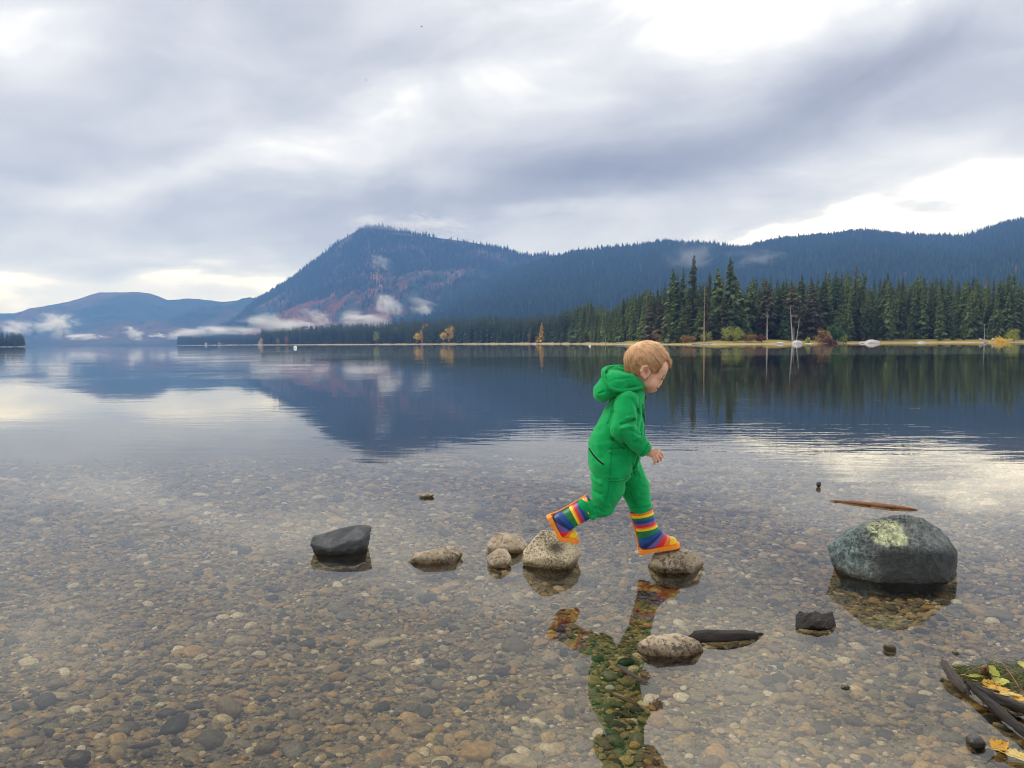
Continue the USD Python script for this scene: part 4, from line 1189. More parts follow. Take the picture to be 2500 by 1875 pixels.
leaf(2388, 1655, .012, .058, .011, .15, M_LEAF_G, 'narrow yellow-green leaf lying left on the weed', .5, .0)
leaf(2422, 1672, .012, .050, .019, -.5, M_LEAF_O, 'deep orange leaf tucked behind the black sticks', .3, .1, .3)
leaf(2424, 1640, .035, .040, .014, -.9, M_LEAF_G, 'yellow-green leaf standing up beside the brown stub', .3, -.9, .6)
leaf(2443, 1668, .015, .045, .020, -.2, M_LEAF_G, 'mottled yellow-green leaf in the middle of the leaf pile', .3, .1, .2)
leaf(2470, 1698, .016, .060, .016, -.1, M_LEAF_Y, 'pale yellow leaf above the farther black stick', .3, .05)
leaf(2440, 1683, .020, .056, .020, -.35, M_LEAF_O, 'broad orange leaf resting on the farther black stick', .25, .1)
leaf(2492, 1710, .014, .040, .016, -1.0, M_LEAF_O, 'bright orange leaf at the right edge of the pile', .3)
leaf(2476, 1728, .004, .028, .010, -1.2, M_LEAF_O, 'small golden leaf between the two black sticks', .3)
leaf(2440, 1824, .010, .052, .019, .35, M_LEAF_O, 'orange leaf curled on the water at the bottom right', .6, .15, .35)
leaf(2490, 1848, .008, .058, .018, -.45, M_LEAF_Y, 'pale orange leaf at the bottom right corner', .4, .1, .2)
leaf(2494, 1622, .020, .026, .012, 1.2, M_LEAF_G, 'small green leaf at the right edge above the weed', .4, .3)


for k, (a_, b_, lab) in enumerate((((2350, 1648), (2420, 1628), 'thin reddish twig lying on the left of the weed'), ((2425, 1662), (2500, 1640), 'thin pale twig across the right of the weed'), ((2400, 1610), (2436, 1690), 'bent thin stem beside the brown stub'), ((2446, 1620), (2500, 1700), 'long thin twig running under the orange leaves'))):
    stick('twig', [lv(*a_, .014), lv((a_[0] + b_[0]) / 2, (a_[1] + b_[1]) / 2 - 6, .026), lv(*b_, .016)], [.0012, .0018, .0010], M_BARKSTICK if k != 1 else M_BROWNWOOD, lab, 1.0, 80 + k, sides=8, rings=14)


def weed():
    r = np.random.default_rng(5)
    parts = []
    for k in range(950):
        px_, py_ = r.uniform(2345, 2570), r.normal(1652, 16)
        if px_ < 2400: py_ = 1645 + (py_ - 1652) * .6
        p = on_level(px_, py_, r.uniform(-.004, .012))
        a = r.normal(0, .6) + (math.pi if r.random() < .5 else 0)
        L = r.uniform(.015, .05)
        pts = [p, p + [math.cos(a) * L * .5, math.sin(a) * L * .5, r.uniform(0, .012)], p + [math.cos(a) * L, math.sin(a) * L, r.uniform(-.006, .010)]]
        parts.append(tube(pts, [.0007, .0009, .0004], 3, caps=False))
    g = Graph()
    col = g.ramp(g.add('geometry', 'random_per_island'), [(0, (.09, .11, .02)), (.35, (.22, .24, .05)), (.7, (.42, .40, .12)), (1, (.50, .36, .16))])
    put('water_weed', trimesh.util.concatenate(parts), g.material('water_weed', g.add('principled_bsdf', 'BSDF', base_color=col, roughness=.5)), kind='stuff', label='tangle of green water weed at the right edge', category='weed')


weed()
# ------------------------------------------------------------------ the child
CHILD_Y = 3.10
CP = 0.3618 * CHILD_Y / FOCAL                     # metres per drawing unit of the child


def C(cx, cy, dy=0.0):
    """A point of the child: drawing units across and down in the side view, metres away from the viewer."""
    return at_depth(1300 + .3618 * cx, 800 + .3618 * cy, CHILD_Y) + np.array([0, dy, 0])


O0, EX, EZ = C(0, 0), C(1, 0) - C(0, 0), C(0, 1) - C(0, 0)


def side(p):
    """World points -> drawing units (cx, cy)."""
    A = np.array([[EX[0], EZ[0]], [EX[2], EZ[2]]])
    return (np.stack([p[..., 0] - O0[0], p[..., 2] - O0[2]], -1) @ np.linalg.inv(A).T)


def surface(fn, lo, hi, h):
    """A closed mesh of fn = 0 (negative inside): evaluated near the surface only, then surface nets."""
    f = 4
    lo, hi = np.array(lo, float), np.array(hi, float)
    nc = np.ceil((hi - lo) / (h * f)).astype(int) + 1
    gc = np.stack(np.meshgrid(*[lo[k] + np.arange(nc[k]) * h * f for k in range(3)], indexing='ij'), -1)
    dc = fn(gc.reshape(-1, 3)).reshape(nc)
    near = np.abs(dc) < h * f * 1.9
    from scipy.ndimage import binary_dilation
    near = binary_dilation(near, iterations=1)
    fine = np.repeat(np.repeat(np.repeat(dc, f, 0), f, 1), f, 2)
    mask = np.repeat(np.repeat(np.repeat(near, f, 0), f, 1), f, 2)
    idx = np.argwhere(mask)
    fine[mask] = fn(lo + (idx - 0.0) * h)
    s = fine < 0
    n = s.shape
    corner = [s[a:n[0] - 1 + a, b:n[1] - 1 + b, c:n[2] - 1 + c] for a in (0, 1) for b in (0, 1) for c in (0, 1)]
    cnt = sum(c.astype(np.int8) for c in corner)
    cells = np.argwhere((cnt > 0) & (cnt < 8))
    number = -np.ones((n[0] - 1, n[1] - 1, n[2] - 1), int)
    number[tuple(cells.T)] = np.arange(len(cells))
    acc, w = np.zeros((len(cells), 3)), np.zeros(len(cells))
    offs = np.array([(a, b, c) for a in (0, 1) for b in (0, 1) for c in (0, 1)])
    for i in range(8):
        for j in range(i + 1, 8):
            if np.abs(offs[i] - offs[j]).sum() != 1: continue
            va = fine[tuple((cells + offs[i]).T)]; vb = fine[tuple((cells + offs[j]).T)]
            x = (va < 0) != (vb < 0)
            t = np.where(x, va / np.where(x, va - vb, 1), 0)
            acc += np.where(x[:, None], offs[i] + (offs[j] - offs[i]) * t[:, None], 0); w += x
    V = lo + (cells + acc / w[:, None]) * h
    F = []
    for ax in range(3):
        sl = [slice(0, None)] * 3; sl2 = [slice(0, None)] * 3
        sl[ax] = slice(0, -1); sl2[ax] = slice(1, None)
        a, b = s[tuple(sl)], s[tuple(sl2)]
        e = np.argwhere(a != b)
        u, v = (ax + 1) % 3, (ax + 2) % 3
        ok = (e[:, u] > 0) & (e[:, v] > 0) & (e[:, u] < n[u] - 1) & (e[:, v] < n[v] - 1)
        e = e[ok]
        du, dv = np.eye(3, dtype=int)[u], np.eye(3, dtype=int)[v]
        q = np.stack([number[tuple((e - du - dv).T)], number[tuple((e - dv).T)], number[tuple(e.T)], number[tuple((e - du).T)]], 1)
        flip = ~a[tuple(e.T)]
        q[flip] = q[flip][:, ::-1]
        F.append(q)
    F = np.vstack(F)
    F = F[(F >= 0).all(1)]
    return trimesh.Trimesh(V, np.vstack([F[:, [0, 1, 2]], F[:, [0, 2, 3]]]), process=False)


def cone(p, a, b, ra, rb):
    a, b = np.asarray(a), np.asarray(b)
    d = b - a
    t = np.clip((p - a) @ d / (d @ d + 1e-12), 0, 1)
    return np.linalg.norm(p - a - t[:, None] * d, axis=1) - (ra + (rb - ra) * t)


def ell(p, c, r, pitch=0.0):
    q = p - np.asarray(c)
    if pitch:
        cs, sn = math.cos(pitch), math.sin(pitch)
        q = np.stack([q[:, 0] * cs + q[:, 2] * sn, q[:, 1], -q[:, 0] * sn + q[:, 2] * cs], 1)
    k = np.linalg.norm(q / r, axis=1)
    return (k - 1) * min(r) * 1.0


def smin(a, b, k):
    h = np.clip(.5 + .5 * (b - a) / k, 0, 1)
    return b + (a - b) * h - k * h * (1 - h)


def smax(a, b, k):
    return -smin(-a, -b, k)


def join(ds, k):
    d = ds[0]
    for e in ds[1:]: d = smin(d, e, k)
    return d


U_ = CP


def cc(a, b, ra, rb):
    return lambda p: cone(p, C(*a), C(*b), ra * U_, rb * U_)


CRANIUM = lambda p: ell(p, C(770, 234), np.array([141, 116, 134]) * U_, -.2)


def head(p):
    d = CRANIUM(p)
    y = .03
    parts = [cone(p, C(850, 268, .022), C(850, 268, -.022), 54 * U_, 54 * U_), cone(p, C(805, 325), C(797, 372), 86 * U_, 58 * U_),
             cone(p, C(785, 365, -.026), C(775, 360, -.030), 50 * U_, 52 * U_), cone(p, C(785, 365, .026), C(775, 360, .030), 50 * U_, 52 * U_),
             cone(p, C(793, 402, -.006), C(793, 402, .006), 33 * U_, 33 * U_), cone(p, C(832, 375), C(815, 405), 30 * U_, 24 * U_)]
    d = join([d] + parts, 26 * U_)
    d = smin(d, cone(p, C(720, 330), C(672, 425), 62 * U_, 66 * U_), 24 * U_)
    for s in (-1, 1):                                             # eye sockets and the swell of the lids
        d = smax(d, -cone(p, C(878, 337, s * .026), C(874, 338, s * .040), 15 * U_, 13 * U_), 14 * U_)
        d = smin(d, cone(p, C(852, 337, s * .024), C(848, 339, s * .034), 13 * U_, 12 * U_), 6 * U_)
    d = smin(d, cone(p, C(868, 335), C(861, 371), 7 * U_, 14 * U_), 10 * U_)       # nose
    d = smin(d, join([cone(p, C(848, 378, s * .004), C(842, 379, s * .008), 9 * U_, 7 * U_) for s in (-1, 1)], 6 * U_), 7 * U_)
    d = smin(d, cone(p, C(836, 400, -.009), C(836, 400, .009), 9 * U_, 9 * U_), 7 * U_)
    d = smin(d, cone(p, C(824, 419, -.009), C(824, 419, .009), 9 * U_, 9 * U_), 7 * U_)
    d = smax(d, -cone(p, C(840, 411, -.016), C(840, 411, .016), 6 * U_, 6 * U_), 5 * U_)
    for s in (-1, 1):                                             # ears
        pts = [(752, 322), (770, 296), (768, 268), (748, 255), (726, 262), (714, 286), (722, 314), (738, 334)]
        rim = join([cone(p, C(*pts[i], s * (.066 + .006 * (i in (3, 4, 5)))), C(*pts[i + 1], s * (.066 + .006 * (i + 1 in (3, 4, 5)))), 9 * U_, 9 * U_) for i in range(len(pts) - 1)], 5 * U_)
        bowl = ell(p, C(742, 294, s * .064), np.array([30, 12, 40]) * U_)
        bowl = smax(bowl, -ell(p, C(746, 294, s * .076), np.array([18, 14, 26]) * U_), 6 * U_)
        d = smin(d, smin(rim, bowl, 6 * U_), 7 * U_)
    return d


FINGERS = [((804, 798, -.128), (829, 816, -.134), (838, 836, -.128), 10, 8.5), ((799, 814, -.138), (822, 838, -.142), (824, 857, -.134), 10.5, 8.5),
           ((788, 829, -.142), (806, 855, -.144), (803, 871, -.136), 10, 8), ((774, 840, -.141), (786, 868, -.140), (779, 883, -.134), 9, 7.5)]


def hand(p, s=1):
    m = lambda a: C(a[0], a[1], a[2] * s)
    d = cone(p, m((726, 806, -.122)), m((752, 812, -.124)), 27 * U_, 26 * U_)
    for a, b, c, ra, rb in FINGERS:
        d = smin(d, cone(p, m((756, 813, -.124)), m(a), 22 * U_, (ra + 2) * U_), 7 * U_)
    for a, b, c, ra, rb in FINGERS:
        d = smin(d, smin(cone(p, m(a), m(b), ra * U_, (ra + rb) / 2 * U_), cone(p, m(b), m(c), (ra + rb) / 2 * U_, rb * U_), 3 * U_), 3 * U_)
    d = smin(d, smin(cone(p, m((764, 800, -.115)), m((786, 800, -.102)), 13 * U_, 11 * U_), cone(p, m((786, 800, -.102)), m((806, 818, -.104)), 11 * U_, 8.5 * U_), 4 * U_), 7 * U_)
    return d


def core(p):
    """The trunk and limbs inside the clothes."""
    q = [cone(p, C(672, 425), C(610, 620), 66 * U_, 90 * U_), cone(p, C(610, 620), C(550, 880), 95 * U_, 100 * U_)]
    for s in (-1, 1):
        q += [cone(p, C(620, 500, s * .06), C(600, 520, s * .10), 55 * U_, 50 * U_), cone(p, C(605, 510, s * .105), C(580, 655, s * .132), 48 * U_, 44 * U_), cone(p, C(580, 655, s * .132), C(730, 806, s * .122), 42 * U_, 28 * U_)]
    q += [cone(p, C(530, 910, -.05), C(478, 1180, -.055), 80 * U_, 55 * U_), cone(p, C(478, 1180, -.055), C(215, 1270, -.055), 52 * U_, 42 * U_), cone(p, C(215, 1270, -.055), C(245, 1400, -.055), 36 * U_, 26 * U_),
          cone(p, C(600, 910, .05), C(720, 1100, .055), 80 * U_, 55 * U_), cone(p, C(720, 1100, .055), C(795, 1420, .055), 52 * U_, 40 * U_), cone(p, C(800, 1435, .055), C(940, 1455, .055), 36 * U_, 24 * U_)]
    return join(q, 20 * U_)


def box_of(pts, pad):
    q = np.array([C(*a) for a in pts])
    return q.min(0) - pad, q.max(0) + pad


CHILD_AT = C(600, 1540, 0)
CHILD_AT[2] = 0.0
person = group_xform('person', CHILD_AT, label='small child in a green hooded suit and rainbow boots striding across the stones', category='person')


def mine(m):
    m = m.copy() if hasattr(m, 'copy') else m
    m.vertices = np.array(m.vertices) - CHILD_AT
    return m


def as_solid(m):
    return manifold3d.Manifold(manifold3d.Mesh(np.asarray(m.vertices, np.float32), np.asarray(m.faces, np.uint32)))


lo, hi = box_of([(560, 80, -.10), (950, 480, .10)], .01)
whole = surface(head, lo, hi, .0021)
lo, hi = box_of([(180, 380, -.21), (980, 1500, .21)], .01)
inner = surface(core, lo, hi, .006)
hands = []
for s in (1, -1):
    lo, hi = box_of([(690, 760, -.16 * s), (850, 900, -.08 * s)], .012)
    hands.append(surface(lambda p: hand(p, s), lo, hi, .0016))


def skin_material():
    g = Graph()
    col = g.add('attribute', 'color', attribute='tint')
    pos = g.add('geometry', 'position')
    col = g.mix(1.0, col, g.ramp(g.noise(pos, 90, 3, .6), [(.3, (.94, .92, .92)), (.7, (1.04, 1.03, 1.03))]), 'multiply')
    return g.material('skin', g.add('principled_bsdf', 'BSDF', base_color=col, roughness=.5, specular_ior_level=.35, subsurface_weight=.18, subsurface_scale=.004, subsurface_radius=(1.0, .35, .2)))


try:
    body = as_solid(whole) + as_solid(inner) + as_solid(hands[0]) + as_solid(hands[1])
    bm_ = body.to_mesh()
    bodymesh = trimesh.Trimesh(bm_.vert_properties[:, :3].astype(float), bm_.tri_verts, process=True)
    print('body solid', body.status(), len(bodymesh.vertices), len(bodymesh.split(only_watertight=False)))
    assert len(bodymesh.vertices) > 1000
except Exception as e:
    print('body union failed', e)
    bodymesh = trimesh.util.concatenate([whole, inner] + hands)
sv = side(bodymesh.vertices)
bv = np.array(bodymesh.vertices)
sk = np.tile(np.array([.62, .36, .235]), (len(bv), 1))


def wash(centre, r, colour, dyc=None, k=1.0):
    d = np.linalg.norm((sv - np.array(centre[:2])) / r, axis=1)
    if dyc is not None: d = np.hypot(d, (np.abs(bv[:, 1] - CHILD_Y) - dyc) / .012)
    f = np.clip(np.exp(-d ** 2 * 1.5) * k, 0, 1)[:, None]
    sk[:] = sk * (1 - f) + np.array(colour) * f


wash((790, 368), 44, (.62, .29, .19), k=.45)
wash((860, 372), 16, (.62, .25, .18), k=.7)
wash((834, 401), 8, (.42, .12, .10)); wash((824, 419), 8, (.42, .12, .10)); wash((838, 411), 6, (.12, .03, .03))
wash((742, 296), 34, (.58, .24, .17), .068, .7)
wash((748, 290), 13, (.25, .09, .06), .066, .8)
wash((885, 312), 11, (.40, .24, .15), .022, .6)
for f_ in FINGERS: wash(f_[2], 16, (.60, .25, .18), k=.7); wash(f_[0], 10, (.56, .25, .18), k=.5)
put('body', mine(bodymesh), skin_material(), person, smooth=True, var={'tint': sk})
M_EYE = simple('eye_white', (.75, .72, .68), .15, .02, 5)
M_IRIS = simple('eye_dark', (.03, .025, .025), .1, .1, 5)
M_LASH = simple('lashes', (.07, .04, .025), .6, .1, 5)
for s in (-1, 1):
    e = trimesh.creation.icosphere(3, 12.5 * U_); e.apply_translation(C(853, 340, s * .0270))
    ep = put('eye', mine(e), M_EYE, person, smooth=True)
    e = trimesh.creation.icosphere(3, 9.5 * U_); e.apply_translation(C(860, 342, s * .0290))
    put('iris', mine(e), M_IRIS, ep, smooth=True)
    put('eyelash', mine(tube([C(869, 339, s * .0235), C(864, 343, s * .033), C(851, 343, s * .0365), C(842, 339, s * .037)], [3.5 * U_, 6.2 * U_, 6.4 * U_, 3.2 * U_], 6)), M_LASH, ep, smooth=True)
    put('eyebrow', mine(tube([C(893, 312, s * .012), C(886, 310, s * .024), C(872, 309, s * .034)], [3.2 * U_, 4.4 * U_, 2.4 * U_], 6)), simple('brow', (.36, .20, .11), .8, .1, 5) if s < 0 else '/World/Looks/brow', person, smooth=True)

# hair: a cap that follows the skull, and fine strands combed from the crown
from shapely.geometry import Polygon, Point
import shapely
HAIRLINE = Polygon([(590, 40), (1010, 40), (960, 220), (928, 262), (906, 258), (902, 215), (880, 212), (850, 250), (826, 292), (800, 296), (775, 262), (748, 243), (722, 250), (706, 280), (703, 308), (668, 314), (640, 303), (600, 290)])


def hair(p):
    s2 = side(p)
    pt = shapely.points(s2)
    d2 = np.where(shapely.contains(HAIRLINE, pt), -1.0, 1.0) * shapely.distance(HAIRLINE.exterior, pt) * U_
    n = meshkit.fbm(np.stack([s2[:, 0] / 60, s2[:, 1] / 60, p[:, 1] * 30], -1), 3, 4) - .5
    cap = CRANIUM(p) - (7 + 20 * n) * U_
    cap = smin(cap, cone(p, C(850, 268, .022), C(850, 268, -.022), 60 * U_, 60 * U_), 20 * U_)
    cap = smin(cap, cone(p, C(880, 205, .03), C(912, 228, -.01), 26 * U_, 18 * U_), 20 * U_)
    return smax(cap, d2, 6 * U_)


lo, hi = box_of([(600, 60, -.09), (970, 340, .09)], .01)
hm = surface(hair, lo, hi, .0024)
CROWN = C(690, 108, 0)


def hair_material(name):
    g = Graph()
    col = g.add('attribute', 'color', attribute='tint')
    return g.material(name, g.add('principled_bsdf', 'BSDF', base_color=col, roughness=.42, specular_ior_level=.35))


M_HAIR = hair_material('hair')
hv = np.array(hm.vertices)
# fine grooves that run away from the crown
rel_ = hv - C(770, 234)
cdir = (CROWN - C(770, 234)); cdir /= np.linalg.norm(cdir)
aax = np.cross(cdir, [0, 1.0, 0]); aax /= np.linalg.norm(aax); bax = np.cross(cdir, aax)
az_ = np.arctan2(rel_ @ aax, rel_ @ bax)
st = meshkit.fbm(np.stack([np.cos(az_) * 9, np.sin(az_) * 9, (rel_ @ cdir) * 8], -1), 4, 6)
hm.vertices = hv + np.array(hm.vertex_normals) * ((st - .5) * .010)[:, None]
hs = side(hv)


def hair_tint(s2, r):
    top = np.clip((250 - s2[:, 1]) / 160, 0, 1)
    base = np.array([.60, .345, .17])[None] * (1 - top[:, None]) + np.array([.98, .69, .42])[None] * top[:, None]
    return base * (.60 + .72 * r)[:, None]


hp = put('hair', mine(hm), M_HAIR, person, smooth=True, var={'tint': hair_tint(hs, st)})
rh = np.random.default_rng(3)
pts_, fi = trimesh.sample.sample_surface(hm, 9000, seed=4)
tri_n = hm.face_normals[fi]
outward = ((pts_ - C(770, 234)) * tri_n).sum(1) > 0
pts_ = pts_[outward]
tree_ = cKDTree(np.array(hm.vertices)); hn = np.array(hm.vertex_normals)
strands, cols = [], []
P_ = pts_.copy()
path = [P_ + hn[tree_.query(P_)[1]] * .0008]
for stp in range(7):
    k = tree_.query(P_)[1]
    nrm = hn[k]
    away = P_ - CROWN
    away /= np.linalg.norm(away, axis=1, keepdims=True) + 1e-9
    dirn = away * .8 + np.array([.25, 0, -.55]) + rh.normal(0, .20, P_.shape)
    dirn -= nrm * (dirn * nrm).sum(1)[:, None]
    dirn /= np.linalg.norm(dirn, axis=1, keepdims=True) + 1e-9
    P_ = P_ + dirn * .0052
    path.append(P_ + hn[tree_.query(P_)[1]] * (.0010 + .0005 * stp * rh.random((len(P_), 1)) ** 2) + rh.normal(0, .0004, P_.shape))
path = np.stack(path, 1)
stray = rh.random(len(path)) < .06
path[stray, 4:] += np.array([0, 0, .0012]) * np.arange(1, 5)[None, :, None] + rh.normal(0, .0022, (stray.sum(), 4, 3))
endok = shapely.contains(HAIRLINE.buffer(9), shapely.points(side(path[:, -1])))
path = path[endok]
bc = UsdGeom.BasisCurves.Define(stage, f"{hp.GetPath()}/strands")
bc.CreateTypeAttr('linear')
bc.CreateCurveVertexCountsAttr(Vt.IntArray([8] * len(path)))
bc.CreatePointsAttr(Vt.Vec3fArray.FromNumpy((path.reshape(-1, 3) - CHILD_AT).astype(np.float32)))
bc.CreateWidthsAttr(Vt.FloatArray.FromNumpy(np.tile(np.array([.0006, .0008, .0008, .0007, .0006, .0005, .0004, .0002], np.float32), len(path))))
bc.SetWidthsInterpolation('vertex')
ht = hair_tint(side(path[:, 3]), rh.random(len(path)))
UsdGeom.PrimvarsAPI(bc).CreatePrimvar('tint', Sdf.ValueTypeNames.Color3fArray, 'uniform').Set(Vt.Vec3fArray.FromNumpy(ht.astype(np.float32)))
UsdShade.MaterialBindingAPI.Apply(bc.GetPrim()).Bind(M_HAIR)
tag(bc, kind='stuff')

# the hooded suit
LEV = np.array([(392, 655, 728, 62), (420, 600, 748, 110), (450, 560, 755, 150), (480, 525, 758, 172), (560, 488, 758, 182), (640, 448, 758, 185), (720, 408, 759, 190), (780, 382, 753, 195), (840, 376, 741, 200), (900, 379, 724, 205), (960, 386, 696, 205), (1010, 405, 655, 190), (1050, 440, 600, 150)], float)
FOLDS = [  # side view: from, to, half width, depth (+ groove, - ridge), near side only
    ((645, 598), (560, 626), 9, 9), ((600, 585), (655, 580), 10, -5), ((560, 650), (640, 636), 12, -6), ((610, 655), (690, 700), 10, 6), ((690, 690), (640, 690), 9, -4), ((708, 706), (650, 738), 8, 7), ((690, 735), (735, 720), 9, -5),
    ((530, 560), (500, 640), 10, 4), ((640, 470), (690, 560), 12, 5), ((520, 735), (600, 800), 11, 8), ((505, 800), (600, 790), 6, 5), ((500, 815), (610, 806), 9, -4), ((560, 700), (620, 790), 10, 5),
    ((720, 520), (742, 640), 9, 4), ((735, 560), (700, 700), 12, 4), ((385, 975), (430, 1000), 9, 7), ((392, 1010), (440, 1030), 10, -5), ((490, 995), (632, 988), 4, 3.5), ((650, 900), (690, 1000), 10, 6), ((690, 860), (650, 980), 7, 5),
    ((400, 1090), (450, 1100), 10, 6), ((385, 1140), (450, 1205), 9, 9), ((370, 1160), (400, 1225), 9, -6), ((410, 1195), (470, 1222), 8, 6), ((430, 1130), (500, 1175), 14, -5), ((560, 1000), (520, 1130), 22, -4), ((470, 1120), (455, 1225), 6, 4),
    ((760, 1040), (802, 1062), 9, 6), ((742, 1085), (806, 1098), 9, 5), ((735, 1140), (812, 1150), 8, 6), ((690, 1172), (815, 1190), 8, 7), ((672, 1205), (815, 1215), 7, -5), ((660, 1110), (705, 1200), 5, 4), ((620, 1040), (680, 1110), 14, 5), ((700, 930), (740, 1010), 12, -5),
    ((410, 720), (440, 840), 16, -3), ((470, 560), (450, 680), 16, 3)]


def suit(p):
    s2 = side(p)
    cy = np.clip(s2[:, 1], LEV[0, 0], LEV[-1, 0])
    xb, xf, lat = (np.interp(cy, LEV[:, 0], LEV[:, k]) for k in (1, 2, 3))
    u = (s2[:, 0] - (xb + xf) / 2) / ((xf - xb) / 2)
    w = (p[:, 1] - CHILD_Y) / (lat * U_)
    k = (np.abs(u) ** 2.3 + np.abs(w) ** 2.3) ** (1 / 2.3)
    torso = (k - 1) * np.minimum((xf - xb) / 2, lat) * U_ * .9
    over = np.maximum(LEV[0, 0] - s2[:, 1], s2[:, 1] - LEV[-1, 0]) * U_
    torso = smax(torso, over, 20 * U_)
    legs = [smin(cone(p, C(520, 925, -.052), C(498, 1060, -.056), 137 * U_, 106 * U_), cone(p, C(498, 1060, -.056), C(462, 1178, -.056), 106 * U_, 82 * U_), 25 * U_),
            smin(cone(p, C(612, 925, .052), C(704, 1090, .056), 122 * U_, 99 * U_), cone(p, C(704, 1090, .056), C(742, 1218, .056), 99 * U_, 80 * U_), 25 * U_)]
    legs[0] = smin(legs[0], cone(p, C(466, 1184, -.056), C(348, 1194, -.056), 74 * U_, 66 * U_), 14 * U_)
    legs[0] = smin(legs[0], cone(p, C(392, 1246, -.09), C(392, 1246, -.02), 18 * U_, 18 * U_), 26 * U_)
    legs[1] = smin(legs[1], cone(p, C(742, 1222, .056), C(748, 1250, .056), 72 * U_, 66 * U_), 8 * U_)
    d = smin(torso, smin(legs[0], legs[1], 14 * U_), 30 * U_)
    for s in (-1, 1):
        arm = smin(cone(p, C(618, 492, s * .088), C(576, 655, s * .136), 78 * U_, 80 * U_), cone(p, C(576, 655, s * .136), C(716, 786, s * .124), 80 * U_, 54 * U_), 16 * U_)
        arm = smin(arm, cone(p, C(716, 786, s * .124), C(748, 816, s * .124), 47 * U_, 47 * U_), 7 * U_)
        arm = smax(arm, (s2 @ np.array([.74, .67]) - (744 * .74 + 812 * .67)) * U_, 5 * U_)
        d = smin(d, arm, 10 * U_)
    near = np.clip((CHILD_Y + .02 - p[:, 1]) / .04, 0, 1)
    for a, b, wd, dep in FOLDS:
        a, b = np.array(a, float), np.array(b, float)
        t = np.clip((s2 - a) @ (b - a) / ((b - a) @ (b - a)), 0, 1)
        q = np.linalg.norm(s2 - a - t[:, None] * (b - a), axis=1)
        d = d + 2.0 * dep * U_ * np.exp(-(q / wd) ** 2) * near
    n = meshkit.fbm(np.stack([s2[:, 0] / 75, s2[:, 1] / 55, p[:, 1] * 16], -1), 3, 8) - .5
    return d + n * 13 * U_


lo, hi = box_of([(300, 370, -.23), (850, 1330, .23)], .012)
sm = surface(suit, lo, hi, .0029)
print('suit', len(sm.vertices))


def fleece(name, c, sheen=.35):
    g = Graph()
    pos = g.add('geometry', 'position')
    n = g.noise(pos, 900, 3, .7)
    col = g.mix(1.0, c, g.ramp(g.noise(pos, 25, 4), [(.3, (.9, .9, .9)), (.7, (1.06, 1.06, 1.06))]), 'multiply')
    return g.material(name, g.add('principled_bsdf', 'BSDF', base_color=col, roughness=.95, specular_ior_level=.12, sheen_weight=sheen, sheen_roughness=.5, sheen_tint=(.3, 1.0, .5), normal=g.bump(n, .0006)))


M_FLEECE = fleece('green_fleece', (.004, .315, .078))
M_SEAM = fleece('green_seam', (.003, .17, .045), .1)
M_RIM = fleece('green_piping', (.03, .46, .14), .3)
M_DARK = simple('dark_gap', (.006, .010, .008), .9, .1, 5)
M_ZIP = simple('zip', (.02, .03, .03), .4, .1, 5)
suit_prim = put('hooded_suit', mine(sm), M_FLEECE, person, smooth=True)


def hood(p):
    s2 = side(p)
    d = ell(p, C(560, 382), np.array([118, 155, 92]) * U_, .25)
    d = smin(d, ell(p, C(468, 440), np.array([58, 120, 62]) * U_), 35 * U_)
    d = smin(d, cone(p, C(640, 350, -.055), C(720, 385, -.045), 46 * U_, 24 * U_), 22 * U_)
    d = smin(d, cone(p, C(640, 350, .055), C(720, 385, .045), 46 * U_, 24 * U_), 22 * U_)
    d = smax(d, -ell(p, C(590, 300), np.array([112, 118, 62]) * U_, .15), 12 * U_)
    d = smin(d, join([cone(p, C(500, 312, .030), C(575, 292, .066), 30 * U_, 32 * U_), cone(p, C(575, 292, .066), C(660, 312, .076), 32 * U_, 30 * U_)], 15 * U_), 16 * U_)
    d = smin(d, ell(p, C(605, 345), np.array([108, 122, 50]) * U_, -.30), 22 * U_)
    d = smax(d, -cone(p, C(735, 290), C(680, 420), 70 * U_, 72 * U_), 8 * U_)
    n = meshkit.fbm(np.stack([s2[:, 0] / 60, s2[:, 1] / 45, p[:, 1] * 20], -1), 3, 18) - .5
    for a, b, wd, dep in (((545, 345), (650, 332), 7, 3), ((440, 440), (470, 425), 6, 6), ((470, 330), (505, 300), 6, 4), ((520, 440), (640, 425), 10, 4)):
        a, b = np.array(a, float), np.array(b, float)
        t = np.clip((s2 - a) @ (b - a) / ((b - a) @ (b - a)), 0, 1)
        d = d + dep * U_ * np.exp(-(np.linalg.norm(s2 - a - t[:, None] * (b - a), axis=1) / wd) ** 2)
    return d + n * 12 * U_


lo, hi = box_of([(390, 240, -.13), (780, 530, .13)], .012)
hood_prim = put('hood', mine(surface(hood, lo, hi, .0027)), M_FLEECE, suit_prim, smooth=True)
half = [(742, 384, -.034), (705, 397, -.066), (650, 408, -.086), (585, 415, -.096), (530, 408, -.092), (492, 380, -.078), (470, 340, -.055), (470, 300, -.028), (482, 284, 0)]
farhalf = [(515, 272, .040), (570, 266, .066), (630, 272, .080), (685, 312, .078), (722, 352, .060), (742, 384, .034)]
ring_ = [C(*a) for a in half + farhalf]
put('hood_rim', mine(tube(spline(ring_, 90), 13 * U_, 10)), M_FLEECE, suit_prim, smooth=True)


def on_suit(line, n=24, lift=.0002):
    """Side view line laid on the near side of the suit."""
    q = spline(np.c_[np.array(line, float), np.zeros(len(line))], n)[:, :2]
    o = np.array([C(a, b, -.5) for a, b in q])
    loc, ri, _ = sm.ray.intersects_location(o, np.tile([0, 1.0, 0], (n, 1)), multiple_hits=False)
    out = loc[np.argsort(ri)]
    return out + np.array([0, -lift, 0])


def seam(name, line, r, mat, n=24, lift=.0002):
    q = on_suit(line, n, lift)
    if len(q) > 3:
        put(name, mine(tube(q, r, 6)), mat, suit_prim, smooth=True)


